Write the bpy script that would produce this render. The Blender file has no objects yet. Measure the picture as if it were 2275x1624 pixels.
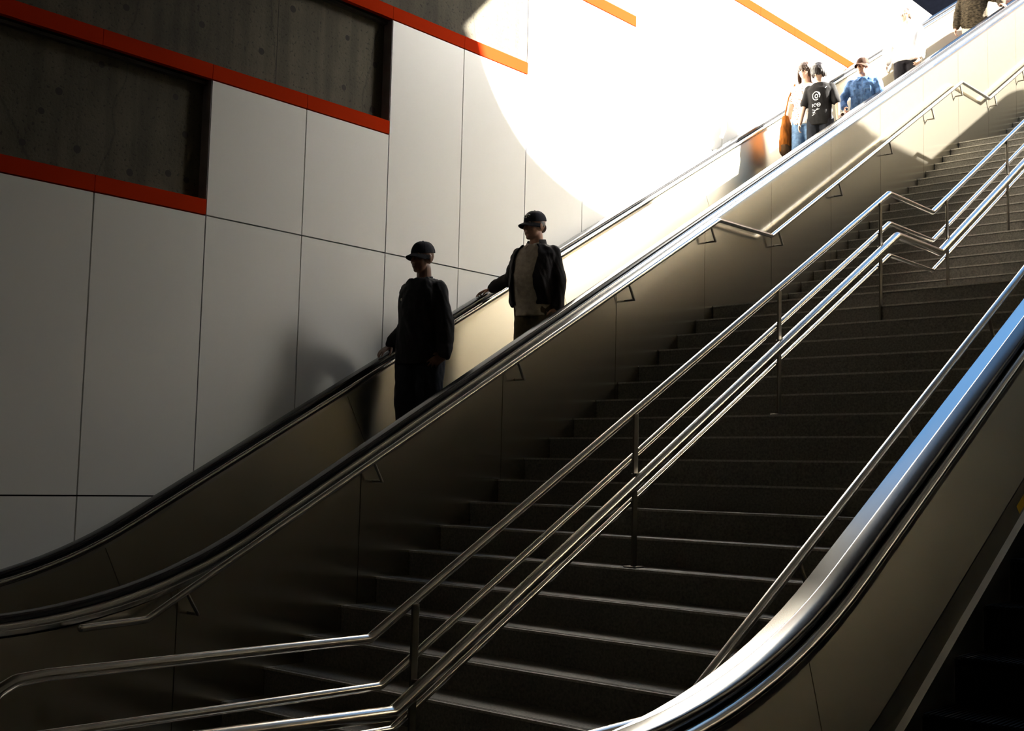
import bpy, bmesh, math, random
from mathutils import Vector, Matrix, noise

random.seed(7)
C = bpy.context.scene.collection
PI = math.pi

# ------------------------------------------------------------------ camera
W, H = 2275, 1624
F_PX, YAW, PITCH, ROLL = 2666.15, 0.7239, 0.0927, 0.0240
fw = Vector((-math.sin(YAW) * math.cos(PITCH), math.cos(YAW) * math.cos(PITCH), math.sin(PITCH)))
rt = Vector((math.cos(YAW), math.sin(YAW), 0))
up = rt.cross(fw)
r2 = rt * math.cos(ROLL) + up * math.sin(ROLL)
u2 = -rt * math.sin(ROLL) + up * math.cos(ROLL)
cam_d = bpy.data.cameras.new('camera')
cam_d.sensor_fit = 'HORIZONTAL'
cam_d.sensor_width = 36.0
cam_d.lens = F_PX / W * 36.0
cam_d.clip_start = 0.05
cam_d.clip_end = 500
cam = bpy.data.objects.new('camera', cam_d)
C.objects.link(cam)
cam.matrix_world = Matrix(((r2.x, u2.x, -fw.x, 0), (r2.y, u2.y, -fw.y, 0), (r2.z, u2.z, -fw.z, 0), (0, 0, 0, 1)))
bpy.context.scene.camera = cam

# ------------------------------------------------------------------ exposure
vs = bpy.context.scene.view_settings
vs.view_transform = 'Standard'
vs.look = 'None'
vs.gamma = 1.0
vs.use_curve_mapping = False
vs.exposure = 0.0

# ------------------------------------------------------------------ sky
SKY = 1.15
GLOW = 52.0
LIM1 = 0.935
HAZE = 5.0
wd = bpy.data.worlds.new('sky')
bpy.context.scene.world = wd
wd.use_nodes = True
nt = wd.node_tree
nt.nodes.clear()
n_out = nt.nodes.new('ShaderNodeOutputWorld')
n_bg = nt.nodes.new('ShaderNodeBackground')
n_tc = nt.nodes.new('ShaderNodeTexCoord')
n_sep = nt.nodes.new('ShaderNodeSeparateXYZ')
n_rmp = nt.nodes.new('ShaderNodeValToRGB')
n_noi = nt.nodes.new('ShaderNodeTexNoise')
n_cr = nt.nodes.new('ShaderNodeValToRGB')
n_mix = nt.nodes.new('ShaderNodeMix')
n_mix.data_type = 'RGBA'
nt.links.new(n_tc.outputs['Generated'], n_sep.inputs[0])
nt.links.new(n_sep.outputs['Z'], n_rmp.inputs[0])
e = n_rmp.color_ramp.elements
e[0].position = 0.0
e[0].color = (1.10, 1.05, 0.95, 1)
e[1].position = 0.95
e[1].color = (0.16, 0.45, 1.0, 1)
m = e.new(0.35)
m.color = (0.75, 0.92, 1.10, 1)
m = e.new(0.66)
m.color = (0.26, 0.60, 1.15, 1)
nt.links.new(n_tc.outputs['Generated'], n_noi.inputs['Vector'])
n_noi.inputs['Scale'].default_value = 2.2
n_noi.inputs['Detail'].default_value = 5
nt.links.new(n_noi.outputs[0], n_cr.inputs[0])
n_cr.color_ramp.elements[0].position = 0.56
n_cr.color_ramp.elements[0].color = (0, 0, 0, 1)
n_cr.color_ramp.elements[1].position = 0.75
n_cr.color_ramp.elements[1].color = (0.8, 0.8, 0.8, 1)
nt.links.new(n_cr.outputs[0], n_mix.inputs[0])
nt.links.new(n_rmp.outputs[0], n_mix.inputs[6])
n_mix.inputs[7].default_value = (1.9, 1.9, 1.9, 1)
# bright haze around the sun, and a fainter one low over the street
n_nrm = nt.nodes.new('ShaderNodeVectorMath'); n_nrm.operation = 'NORMALIZE'
nt.links.new(n_tc.outputs['Generated'], n_nrm.inputs[0])
last = n_mix.outputs[2]
for dirv, lim, amp in (((1.0, 0.725, 0.746), LIM1, GLOW), ((0.50, 0.80, 0.34), 0.88, HAZE)):
    n_dot = nt.nodes.new('ShaderNodeVectorMath'); n_dot.operation = 'DOT_PRODUCT'
    nt.links.new(n_nrm.outputs[0], n_dot.inputs[0])
    n_dot.inputs[1].default_value = tuple(Vector(dirv).normalized())
    n_glow = nt.nodes.new('ShaderNodeMapRange')
    n_glow.interpolation_type = 'SMOOTHERSTEP'
    n_glow.inputs[1].default_value = lim
    n_glow.inputs[2].default_value = 1.0
    n_glow.inputs[3].default_value = 0.0
    n_glow.inputs[4].default_value = amp
    nt.links.new(n_dot.outputs['Value'], n_glow.inputs[0])
    n_gm = nt.nodes.new('ShaderNodeVectorMath'); n_gm.operation = 'SCALE'
    n_gm.inputs[0].default_value = (1.0, 0.95, 0.87)
    nt.links.new(n_glow.outputs[0], n_gm.inputs['Scale'])
    n_gc = nt.nodes.new('ShaderNodeMix'); n_gc.data_type = 'RGBA'; n_gc.blend_type = 'ADD'
    n_gc.inputs[0].default_value = 1.0
    nt.links.new(last, n_gc.inputs[6])
    nt.links.new(n_gm.outputs[0], n_gc.inputs[7])
    last = n_gc.outputs[2]
nt.links.new(last, n_bg.inputs[0])
n_bg.inputs[1].default_value = SKY
nt.links.new(n_bg.outputs[0], n_out.inputs[0])

# ------------------------------------------------------------------ sun
SUN_DIR = Vector((-1.0, -0.725, -0.746)).normalized()
sd = bpy.data.lights.new('sun', 'SUN')
sd.energy = 75
sd.color = (1.0, 0.95, 0.84)
sd.angle = math.radians(0.53)
so = bpy.data.objects.new('sun', sd)
C.objects.link(so)
so.rotation_euler = SUN_DIR.to_track_quat('-Z', 'Y').to_euler()
so.location = (20, 30, 30)

# dim lamp of the station hall behind the camera, high under the ceiling
ld = bpy.data.lights.new('hall_lamp', 'AREA')
ld.shape = 'RECTANGLE'
ld.size = 6
ld.size_y = 0.25
ld.energy = 15
ld.color = (1.0, 0.86, 0.55)
lo = bpy.data.objects.new('hall_lamp', ld)
C.objects.link(lo)
lo.location = (-4.5, -3.5, 6.5)
lo.rotation_euler = (0, 0, 0)

# ------------------------------------------------------------------ materials
def new_mat(name):
    mt = bpy.data.materials.new(name)
    mt.use_nodes = True
    return mt, mt.node_tree, mt.node_tree.nodes['Principled BSDF']

def plain(name, col, rough=0.6, metal=0.0, spec=0.5, var=0.12, scale=9.0, bump=0.0, bscale=60.0, stretch=(1, 1, 1), rvar=0.0):
    mt, t, b = new_mat(name)
    b.inputs['Metallic'].default_value = metal
    b.inputs['Roughness'].default_value = rough
    b.inputs['Specular IOR Level'].default_value = spec
    tc = t.nodes.new('ShaderNodeTexCoord')
    mp = t.nodes.new('ShaderNodeMapping')
    mp.inputs['Scale'].default_value = stretch
    t.links.new(tc.outputs['Object'], mp.inputs[0])
    n = t.nodes.new('ShaderNodeTexNoise')
    n.inputs['Scale'].default_value = scale
    n.inputs['Detail'].default_value = 4
    t.links.new(mp.outputs[0], n.inputs['Vector'])
    r = t.nodes.new('ShaderNodeValToRGB')
    lo_, hi_ = 1 - var, 1 + var
    r.color_ramp.elements[0].position = 0.3
    r.color_ramp.elements[1].position = 0.7
    r.color_ramp.elements[0].color = (col[0] * lo_, col[1] * lo_, col[2] * lo_, 1)
    r.color_ramp.elements[1].color = (min(1, col[0] * hi_), min(1, col[1] * hi_), min(1, col[2] * hi_), 1)
    t.links.new(n.outputs[0], r.inputs[0])
    t.links.new(r.outputs[0], b.inputs['Base Color'])
    if rvar:
        mr = t.nodes.new('ShaderNodeMapRange')
        mr.inputs[3].default_value = max(0.02, rough - rvar)
        mr.inputs[4].default_value = rough + rvar
        t.links.new(n.outputs[0], mr.inputs[0])
        t.links.new(mr.outputs[0], b.inputs['Roughness'])
    if bump:
        n2 = t.nodes.new('ShaderNodeTexNoise')
        n2.inputs['Scale'].default_value = bscale
        n2.inputs['Detail'].default_value = 3
        t.links.new(mp.outputs[0], n2.inputs['Vector'])
        bp = t.nodes.new('ShaderNodeBump')
        bp.inputs['Strength'].default_value = bump
        bp.inputs['Distance'].default_value = 0.01
        t.links.new(n2.outputs[0], bp.inputs['Height'])
        t.links.new(bp.outputs[0], b.inputs['Normal'])
    return mt

def brushed(name, col, rough, aniso, tangent):
    """grain along the slope: reflections smear across it"""
    mt = plain(name, col, rough, 1.0, var=0.0)
    t = mt.node_tree
    b = t.nodes['Principled BSDF']
    b.inputs['Anisotropic'].default_value = aniso
    c = t.nodes.new('ShaderNodeCombineXYZ')
    for i in range(3):
        c.inputs[i].default_value = tangent[i]
    t.links.new(c.outputs[0], b.inputs['Tangent'])
    return mt

def concrete_mat(name, c0, c1):
    mt, t, b = new_mat(name)
    tc = t.nodes.new('ShaderNodeTexCoord')
    n1 = t.nodes.new('ShaderNodeTexNoise')
    n1.inputs['Scale'].default_value = 0.9
    n1.inputs['Detail'].default_value = 8
    n1.inputs['Roughness'].default_value = 0.65
    t.links.new(tc.outputs['Object'], n1.inputs['Vector'])
    r = t.nodes.new('ShaderNodeValToRGB')
    r.color_ramp.elements[0].position = 0.33
    r.color_ramp.elements[0].color = (*c0, 1)
    r.color_ramp.elements[1].position = 0.68
    r.color_ramp.elements[1].color = (*c1, 1)
    t.links.new(n1.outputs[0], r.inputs[0])
    # vertical run-off streaks
    mp = t.nodes.new('ShaderNodeMapping')
    mp.inputs['Scale'].default_value = (5, 5, 0.35)
    t.links.new(tc.outputs['Object'], mp.inputs[0])
    n2 = t.nodes.new('ShaderNodeTexNoise')
    n2.inputs['Scale'].default_value = 1.6
    n2.inputs['Detail'].default_value = 6
    t.links.new(mp.outputs[0], n2.inputs['Vector'])
    r2_ = t.nodes.new('ShaderNodeValToRGB')
    r2_.color_ramp.elements[0].position = 0.38
    r2_.color_ramp.elements[0].color = (0.62, 0.60, 0.56, 1)
    r2_.color_ramp.elements[1].position = 0.55
    r2_.color_ramp.elements[1].color = (1, 1, 1, 1)
    t.links.new(n2.outputs[0], r2_.inputs[0])
    mx = t.nodes.new('ShaderNodeMix')
    mx.data_type = 'RGBA'
    mx.blend_type = 'MULTIPLY'
    mx.inputs[0].default_value = 0.8
    t.links.new(r.outputs[0], mx.inputs[6])
    t.links.new(r2_.outputs[0], mx.inputs[7])
    # speckle pores
    n3 = t.nodes.new('ShaderNodeTexNoise')
    n3.inputs['Scale'].default_value = 42
    n3.inputs['Detail'].default_value = 2
    t.links.new(tc.outputs['Object'], n3.inputs['Vector'])
    r3 = t.nodes.new('ShaderNodeValToRGB')
    r3.color_ramp.elements[0].position = 0.30
    r3.color_ramp.elements[0].color = (0.45, 0.43, 0.4, 1)
    r3.color_ramp.elements[1].position = 0.40
    r3.color_ramp.elements[1].color = (1, 1, 1, 1)
    t.links.new(n3.outputs[0], r3.inputs[0])
    mx2 = t.nodes.new('ShaderNodeMix')
    mx2.data_type = 'RGBA'
    mx2.blend_type = 'MULTIPLY'
    mx2.inputs[0].default_value = 1.0
    t.links.new(mx.outputs[2], mx2.inputs[6])
    t.links.new(r3.outputs[0], mx2.inputs[7])
    # hair cracks
    v = t.nodes.new('ShaderNodeTexVoronoi')
    v.feature = 'DISTANCE_TO_EDGE'
    v.inputs['Scale'].default_value = 0.8
    mp3 = t.nodes.new('ShaderNodeMapping')
    mp3.inputs['Scale'].default_value = (1, 1, 0.35)
    n4 = t.nodes.new('ShaderNodeTexNoise')
    n4.inputs['Scale'].default_value = 3
    n4.inputs['Detail'].default_value = 5
    t.links.new(tc.outputs['Object'], n4.inputs['Vector'])
    mxv = t.nodes.new('ShaderNodeMix')
    mxv.data_type = 'VECTOR'
    mxv.inputs[0].default_value = 0.15
    t.links.new(tc.outputs['Object'], mxv.inputs[4])
    t.links.new(n4.outputs['Color'], mxv.inputs[5])
    t.links.new(mxv.outputs[1], mp3.inputs[0])
    t.links.new(mp3.outputs[0], v.inputs['Vector'])
    r4 = t.nodes.new('ShaderNodeValToRGB')
    r4.color_ramp.elements[0].position = 0.0
    r4.color_ramp.elements[0].color = (0.45, 0.43, 0.40, 1)
    r4.color_ramp.elements[1].position = 0.006
    r4.color_ramp.elements[1].color = (1, 1, 1, 1)
    t.links.new(v.outputs['Distance'], r4.inputs[0])
    mx3 = t.nodes.new('ShaderNodeMix')
    mx3.data_type = 'RGBA'
    mx3.blend_type = 'MULTIPLY'
    mx3.inputs[0].default_value = 0.7
    t.links.new(mx2.outputs[2], mx3.inputs[6])
    t.links.new(r4.outputs[0], mx3.inputs[7])
    t.links.new(mx3.outputs[2], b.inputs['Base Color'])
    b.inputs['Roughness'].default_value = 0.85
    bp = t.nodes.new('ShaderNodeBump')
    bp.inputs['Strength'].default_value = 0.25
    bp.inputs['Distance'].default_value = 0.01
    t.links.new(n3.outputs[0], bp.inputs['Height'])
    t.links.new(bp.outputs[0], b.inputs['Normal'])
    return mt

def brick_mat(name):
    mt, t, b = new_mat(name)
    tc = t.nodes.new('ShaderNodeTexCoord')
    mp = t.nodes.new('ShaderNodeMapping')
    mp.inputs['Rotation'].default_value = (PI / 2, 0, 0)
    t.links.new(tc.outputs['Object'], mp.inputs[0])
    br = t.nodes.new('ShaderNodeTexBrick')
    br.inputs['Color1'].default_value = (0.30, 0.10, 0.06, 1)
    br.inputs['Color2'].default_value = (0.40, 0.16, 0.10, 1)
    br.inputs['Mortar'].default_value = (0.45, 0.38, 0.32, 1)
    br.inputs['Scale'].default_value = 4.5
    t.links.new(mp.outputs[0], br.inputs['Vector'])
    t.links.new(br.outputs[0], b.inputs['Base Color'])
    b.inputs['Roughness'].default_value = 0.9
    return mt

M = {}
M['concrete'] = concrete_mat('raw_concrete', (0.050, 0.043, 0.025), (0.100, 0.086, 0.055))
M['hole'] = plain('form_tie_hole', (0.03, 0.026, 0.02), 0.95)
M['hallcon'] = plain('dark_hall_concrete', (0.045, 0.043, 0.036), 0.9, var=0.2, scale=2)
M['panel'] = plain('white_enamel_panel', (0.76, 0.74, 0.69), 0.32, spec=0.35, var=0.015, scale=1.2)
M['jamb'] = plain('grey_panel_return', (0.30, 0.27, 0.29), 0.7)
M['gap'] = plain('panel_joint', (0.012, 0.010, 0.010), 0.9)
M['red'] = plain('red_enamel_trim', (0.42, 0.028, 0.0065), 0.6, spec=0.0, var=0.04, scale=2)
M['steel'] = plain('brushed_stainless', (0.60, 0.57, 0.51), 0.30, 1.0, var=0.0)
M['inner'] = brushed('brushed_balustrade_steel', (0.60, 0.55, 0.44), 0.34, 0.9, (0, -0.49, 0.87))
M['clad'] = brushed('satin_stainless_cladding', (0.58, 0.53, 0.43), 0.21, 0.3, (0, -0.49, 0.87))
M['chrome'] = plain('rail_stainless', (0.66, 0.63, 0.58), 0.20, 1.0, var=0.0)
M['deck'] = plain('deck_stainless', (0.62, 0.62, 0.60), 0.17, 1.0, var=0.0)
M['post'] = plain('dark_post_steel', (0.16, 0.145, 0.12), 0.4, 1.0, var=0.1)
M['bracket'] = plain('bracket_steel', (0.20, 0.18, 0.15), 0.45, 1.0, var=0.0)
M['rubber'] = plain('black_rubber_belt', (0.010, 0.010, 0.012), 0.20, spec=0.55, var=0.1)
M['stair'] = plain('dark_granite', (0.165, 0.154, 0.13), 0.6, spec=0.4, var=0.35, scale=70, bump=0.05, bscale=200)
M['nosing'] = plain('worn_granite_edge', (0.40, 0.375, 0.32), 0.55, spec=0.4, var=0.3, scale=70)
M['floor'] = plain('dark_stone_floor', (0.06, 0.057, 0.05), 0.45, var=0.25, scale=14)
M['estep'] = plain('black_cleated_aluminium', (0.02, 0.02, 0.02), 0.45, 0.6, var=0.1)
M['skirt'] = plain('dark_skirt_steel', (0.36, 0.33, 0.27), 0.42, 1.0, var=0.05)
M['yellow'] = plain('yellow_reflection_paint', (0.85, 0.52, 0.02), 0.5, var=0.1, scale=20)  # colour of the painted reflection on the right skirt
M['street'] = plain('street_concrete', (0.42, 0.40, 0.36), 0.85, var=0.1)
M['navy'] = plain('dark_facade', (0.012, 0.012, 0.020), 0.5, spec=0.15, var=0.2)
M['greyst'] = plain('grey_stone', (0.34, 0.36, 0.37), 0.8)
M['glass'] = plain('dark_window_glass', (0.02, 0.025, 0.03), 0.1)
M['brick'] = brick_mat('red_brick')

# ------------------------------------------------------------------ mesh helpers
class MB:
    def __init__(s):
        s.v, s.f, s.m = [], [], []

    def add(s, vs_, fs_, mi=0):
        o = len(s.v)
        s.v += [tuple(p) for p in vs_]
        for f in fs_:
            s.f.append(tuple(i + o for i in f))
            s.m.append(mi)

    def box(s, x0, x1, y0, y1, z0, z1, mi=0):
        s.add([(x0, y0, z0), (x1, y0, z0), (x1, y1, z0), (x0, y1, z0), (x0, y0, z1), (x1, y0, z1), (x1, y1, z1), (x0, y1, z1)],
              [(0, 3, 2, 1), (4, 5, 6, 7), (0, 1, 5, 4), (1, 2, 6, 5), (2, 3, 7, 6), (3, 0, 4, 7)], mi)

    def loft(s, rings, mi=0, cap=True, closed=True):
        n = len(rings[0])
        vs_, fs_ = [], []
        for r in rings:
            vs_ += list(r)
        for k in range(len(rings) - 1):
            for i in range(n if closed else n - 1):
                j = (i + 1) % n
                fs_.append((k * n + i, k * n + j, (k + 1) * n + j, (k + 1) * n + i))
        if cap:
            fs_.append(tuple(reversed(range(n))))
            fs_.append(tuple((len(rings) - 1) * n + i for i in range(n)))
        s.add(vs_, fs_, mi)

    def tube(s, pts, r, n=14, mi=0):
        pts = [Vector(p) for p in pts]
        rings = []
        ref = None
        for i, p in enumerate(pts):
            if i == 0:
                d = pts[1] - p
            elif i == len(pts) - 1:
                d = p - pts[i - 1]
            else:
                d = (pts[i + 1] - p).normalized() + (p - pts[i - 1]).normalized()
            d.normalize()
            if ref is None:
                ref = Vector((1, 0, 0)) if abs(d.x) < 0.9 else Vector((0, 0, 1))
            a = (ref - d * ref.dot(d)).normalized()
            ref = a
            b = d.cross(a)
            rr = r[i] if isinstance(r, (list, tuple)) else r
            rings.append([p + a * (rr * math.cos(2 * PI * k / n)) + b * (rr * math.sin(2 * PI * k / n)) for k in range(n)])
        s.loft(rings, mi)

    def cone(s, p, q, r0, r1, n=12):
        """a tapered capsule: two spheres and the cone between them"""
        s.ball(p, (r0, r0, r0), n)
        s.ball(q, (r1, r1, r1), n)
        if (Vector(p) - Vector(q)).length > 1e-5:
            s.tube([p, q], [r0, r1], n)

    def ball(s, c, r, n=14, rot=None, mi=0):
        c = Vector(c)
        m_ = max(6, n // 2)
        vs_, fs_ = [], []
        for i in range(1, m_):
            th = PI * i / m_
            for k in range(n):
                ph = 2 * PI * k / n
                p = Vector((r[0] * math.sin(th) * math.cos(ph), r[1] * math.sin(th) * math.sin(ph), r[2] * math.cos(th)))
                vs_.append(c + (rot @ p if rot else p))
        t_ = len(vs_)
        for sg in (1, -1):
            p = Vector((0, 0, sg * r[2]))
            vs_.append(c + (rot @ p if rot else p))
        for i in range(m_ - 2):
            for k in range(n):
                j = (k + 1) % n
                fs_.append((i * n + k, (i + 1) * n + k, (i + 1) * n + j, i * n + j))
        for k in range(n):
            j = (k + 1) % n
            fs_.append((t_, k, j))
            fs_.append((t_ + 1, (m_ - 2) * n + j, (m_ - 2) * n + k))
        s.add(vs_, fs_, mi)

    def mesh(s, name):
        me = bpy.data.meshes.new(name)
        me.from_pydata([tuple(v) for v in s.v], [], s.f)
        return me

    def build(s, name, mats, parent=None, smooth=True, bevel=0.0):
        me = s.mesh(name)
        if not isinstance(mats, (list, tuple)):
            mats = [mats]
        for x in mats:
            me.materials.append(x)
        if len(mats) > 1:
            me.polygons.foreach_set('material_index', s.m)
        bm = bmesh.new()
        bm.from_mesh(me)
        bmesh.ops.recalc_face_normals(bm, faces=bm.faces)
        if bevel:
            es = [ed for ed in bm.edges if len(ed.link_faces) == 2 and ed.calc_face_angle(0) > 0.6]
            bmesh.ops.bevel(bm, geom=es, offset=bevel, segments=2, affect='EDGES', profile=0.5)
        bm.to_mesh(me)
        bm.free()
        if smooth:
            me.polygons.foreach_set('use_smooth', [True] * len(me.polygons))
            try:
                me.set_sharp_from_angle(angle=math.radians(38))
            except Exception:
                pass
        o = bpy.data.objects.new(name, me)
        C.objects.link(o)
        if parent:
            o.parent = parent
        return o

def tag(o, label=None, cat=None, group=None, kind=None):
    if label:
        o['label'] = label
    if cat:
        o['category'] = cat
    if group:
        o['group'] = group
    if kind:
        o['kind'] = kind
    return o

def empty(name, loc=(0, 0, 0), rz=0.0):
    o = bpy.data.objects.new(name, None)
    C.objects.link(o)
    o.location = loc
    o.rotation_euler = (0, 0, rz)
    o.empty_display_size = 0.2
    return o

def fillet(pts, rad, n=6):
    pts = [Vector(p) for p in pts]
    out = [pts[0]]
    for i in range(1, len(pts) - 1):
        a, b, c = pts[i - 1], pts[i], pts[i + 1]
        d1, d2 = (a - b).normalized(), (c - b).normalized()
        ang = d1.angle(d2)
        if ang > PI - 0.01:
            out.append(b)
            continue
        L = min(rad / math.tan(ang / 2), 0.45 * (a - b).length, 0.45 * (c - b).length)
        p, q = b + d1 * L, b + d2 * L
        for k in range(n + 1):
            t_ = k / n
            out.append(p * (1 - t_) ** 2 + b * (2 * t_ * (1 - t_)) + q * t_ ** 2)
    out.append(pts[-1])
    return out

# ------------------------------------------------------------------ measures
D = -7.75                      # face of the white wall panels
XL = -5.955                    # stainless wall between stairs and left escalator
XR = -2.37                     # stainless wall between stairs and right escalator
FLOOR = -1.832
STREET = 7.83
S = 0.5635                     # slope of escalators
def zH(y):
    return -2.869 + S * y      # top of the escalator handrails on the incline
ZLOW = -0.775
ZTOP = STREET + 1.03
Y0, SP = 4.2694, 0.9259        # wall panel seams
LV = {'E': -0.1995, 'A': 1.935, 'B': 2.999, 'C': 4.051, 'D': 5.112, 'F': 6.115}
WTOP = 7.9
def seam(i):
    return Y0 + SP * i
def yi(x):
    return (x - Y0) / SP

# ------------------------------------------------------------------ setting
f = MB()
f.box(-8.2, 2.6, -6, 4.2, FLOOR - 0.3, FLOOR)
tag(f.build('floor', M['floor']), 'dark stone floor at the foot of the stairs', kind='structure')

# ceiling: slab with a round light well over the top of the stairs
ZC, RC, XC, YC = 9.0, 7.4, -6.64, 17.98
cl = MB()
NC = 64
by0, bx0, bx1, by1 = -6.3, -30.0, 7.0, 31.0
edge = [(bx0, 10.5), (-7.6, 10.5), (-6.9, 10.55), (-5.9, 11.4), (-5.2, 12.0), (-4.4, 12.42), (-3.0, 12.52), (-1.52, 12.60)]
edge += [p for p in [(XC + RC * math.cos(PI + PI * k / NC), YC + RC * math.sin(PI + PI * k / NC)) for k in range(NC + 1)] if p[0] > -1.48] + [(XC + RC, by1)]
back = [(bx0, by0)] + [(p[0], by0) for p in edge[1:-1]] + [(bx1, by0)]
# quads between the light well's edge and the back of the hall
for k in range(len(edge) - 2):
    a_, b_ = edge[k], edge[k + 1]
    c_, d_ = (b_[0], by0), (a_[0], by0)
    if abs(a_[0] - b_[0]) < 1e-4:
        continue
    q = [a_, b_, c_, d_]
    # the rim leans back so that its lower lip cuts the light
    t4 = [(a_[0] + 0.21, a_[1] - 0.1), (b_[0] + 0.21, b_[1] - 0.1), (b_[0] + 0.21, by0), (a_[0] + 0.21, by0)]
    cl.loft([[(x, y, ZC) for x, y in q], [(x, y, ZC + 0.3) for x, y in t4]])
x_r = XC + RC
cl.loft([[(x_r, by0, ZC), (bx1, by0, ZC), (bx1, by1, ZC), (x_r, by1, ZC)], [(x_r + 0.26, by0, ZC + 0.3), (bx1, by0, ZC + 0.3), (bx1, by1, ZC + 0.3), (x_r + 0.26, by1, ZC + 0.3)]])
tag(cl.build('ceiling', M['hallcon'], smooth=False), 'dark ceiling slab with a round light well', kind='structure')

w = MB()
w.box(1.3, 1.6, -6, 24, FLOOR, ZC)
tag(w.build('wall_right', M['hallcon'], smooth=False), 'dark hall wall right of the escalators', kind='structure')
w = MB()
w.box(-8.2, 2.6, -6.3, -6, FLOOR, ZC)
tag(w.build('wall_back', M['hallcon'], smooth=False), 'dark hall wall behind the viewer', kind='structure')

# left wall: cast concrete with form-tie holes
XCON = D - 0.11
w = MB()
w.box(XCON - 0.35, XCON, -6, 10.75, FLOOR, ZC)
w.box(XCON - 0.35, XCON, 10.75, 24.5, FLOOR, STREET)
w.loft([[(XCON - 0.1, 7.3, z_), (XCON + 0.0005, 7.3, z_), (D - 0.006, seam(5) - 0.01, z_), (XCON - 0.1, seam(5) - 0.01, z_)] for z_ in (LV['C'] + 0.1222, ZC)])
w.box(XCON - 0.1, D - 0.006, seam(5) - 0.006, seam(7) - 0.006, LV['D'] + 0.122, STREET)
def hole(y, z, r=0.028):
    n = 14
    w.add([(XCON + 0.0015, y + r * math.cos(2 * PI * k / n), z + r * math.sin(2 * PI * k / n)) for k in range(n)], [tuple(range(n))], 1)
for (y, z) in [(3.55, 2.28), (3.78, 2.2), (4.18, 2.24), (4.33, 2.9), (4.6, 2.16), (4.92, 2.22), (5.08, 2.2), (4.02, 2.62), (4.95, 2.82), (5.05, 2.55), (3.9, 2.45),
               (5.1, 2.04), (5.15, 3.45), (6.02, 3.85), (6.62, 3.78), (6.6, 3.33), (6.95, 3.63), (6.94, 3.22), (5.72, 3.4), (4.5, 3.38), (5.75, 3.95), (7.6, 4.55), (6.25, 4.32), (5.5, 4.0)]:
    hole(y, z, 0.024 + 0.008 * random.random())
w.box(XCON, XCON + 0.0012, 5.872, 5.878, 3.14, 8, 1)       # vertical pour joint
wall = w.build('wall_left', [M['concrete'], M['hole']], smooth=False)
tag(wall, 'cast concrete wall with form-tie holes on the left', kind='structure')

# enamel panels on the wall
cp = MB()
G = 0.0055
def panel(i0, i1, z0, z1):
    cp.box(XCON + 0.06, D, seam(i0) + G, seam(i1) - G, z0 + G, z1 - G)
    cp.box(XCON + 0.0005, XCON + 0.062, seam(i0) + (0.0 if i0 in (1, 3, 5, 7) else -0.01), seam(i1) + 0.01 if i1 not in (1, 3, 5, 7) else seam(i1), z0, z1, 1)
    if i0 in (1, 3, 5, 7):
        cp.box(XCON + 0.0004, D - 0.004, seam(i0) - 0.003, seam(i0) + 0.003, z0, z1, 2)
BH = 0.122
def top_of(i):
    return 'A' if i < 1 else 'B' if i < 3 else 'C' if i < 5 else 'D' if i < 7 else 'F'
for i in range(-8, 20):
    panel(i, i + 1, FLOOR, LV['E'])
    panel(i, i + 1, LV['E'], LV['A'])
    t_ = top_of(i)
    if t_ == 'B':
        panel(i, i + 1, LV['A'], LV['B'])
    elif t_ in 'CDF':
        panel(i, i + 1, LV['A'], LV['C'])
    if t_ == 'D':
        panel(i, i + 1, LV['C'], LV['D'])
    if t_ == 'F':
        panel(i, i + 1, LV['C'], LV['F'])
        panel(i, i + 1, LV['F'] + BH, WTOP)
cp.box(XCON, XCON + 0.06, seam(7), seam(20), LV['F'] - 0.02, LV['F'] + BH + 0.02, 1)
clad = cp.build('cladding', [M['panel'], M['gap'], M['jamb']], wall, smooth=False)
clad['label'] = 'white enamel panels with dark open joints'

# stepped red trim bands
bands = [('trim_1', 'A', -8, 1), ('trim_2', 'B', -8, 3), ('trim_3', 'C', -8, 5), ('trim_4', 'D', -2, 7), ('trim_5', 'F', 3, 20)]
words = ['lowest red enamel band, ending first on the left', 'second red enamel band up from the bottom', 'third red band, running into the sunlight',
         'fourth red band, bleached yellow by the sun', 'highest red band, bleached yellow beside the people']
for (nm, lv, i0, i1), lab in zip(bands, words):
    b = MB()
    for i in range(i0, i1):
        b.box(XCON + 0.07, D + 0.004, seam(i) + 0.002, seam(i + 1) - 0.002, LV[lv] + 0.004, LV[lv] + BH)
    b.box(XCON + 0.001, XCON + 0.069, seam(i0), seam(i1), LV[lv] + 0.01, LV[lv] + BH - 0.004, 1)
    if lv in 'ABC':     # grey lip below the band over the recess
        b.box(XCON + 0.001, XCON + 0.045, seam(i0), seam(i1 - 2) if lv != 'A' else seam(i0) + 0.1, LV[lv] - 0.03, LV[lv] - 0.006, 1)
    tag(b.build(nm, [M['red'], M['hallcon']], smooth=False), lab, kind='structure')

# ------------------------------------------------------------------ stairs
stair = empty('staircase', (0, 4, FLOOR))
tag(stair, 'wide dark granite staircase with two landings between the escalators', 'stairs')
def step(y0, y1, z0, z1, name='step'):
    b = MB()
    b.box(XL, XR, y0, y1, z0 - 0.25, z1 - 0.012)
    b.box(XL, XR, y0 - 0.006, y1, z1 - 0.014, z1, 0)
    b.box(XL, XR, y0 - 0.008, y0 + 0.045, z1 - 0.012, z1 + 0.001, 1)
    for k in range(3):
        b.box(XL + 0.05, XR - 0.05, y0 + 0.012 + 0.012 * k, y0 + 0.016 + 0.012 * k, z1 + 0.0008, z1 + 0.0022, 0)
    o = b.build(name, [M['stair'], M['nosing']], None, smooth=False)
    o.parent = stair
    o.matrix_parent_inverse = Matrix.Translation(-Vector(stair.location))
    return o
R1, T1, YN, ZN = 0.165, 0.2937, 5.4393, -0.6774
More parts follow.
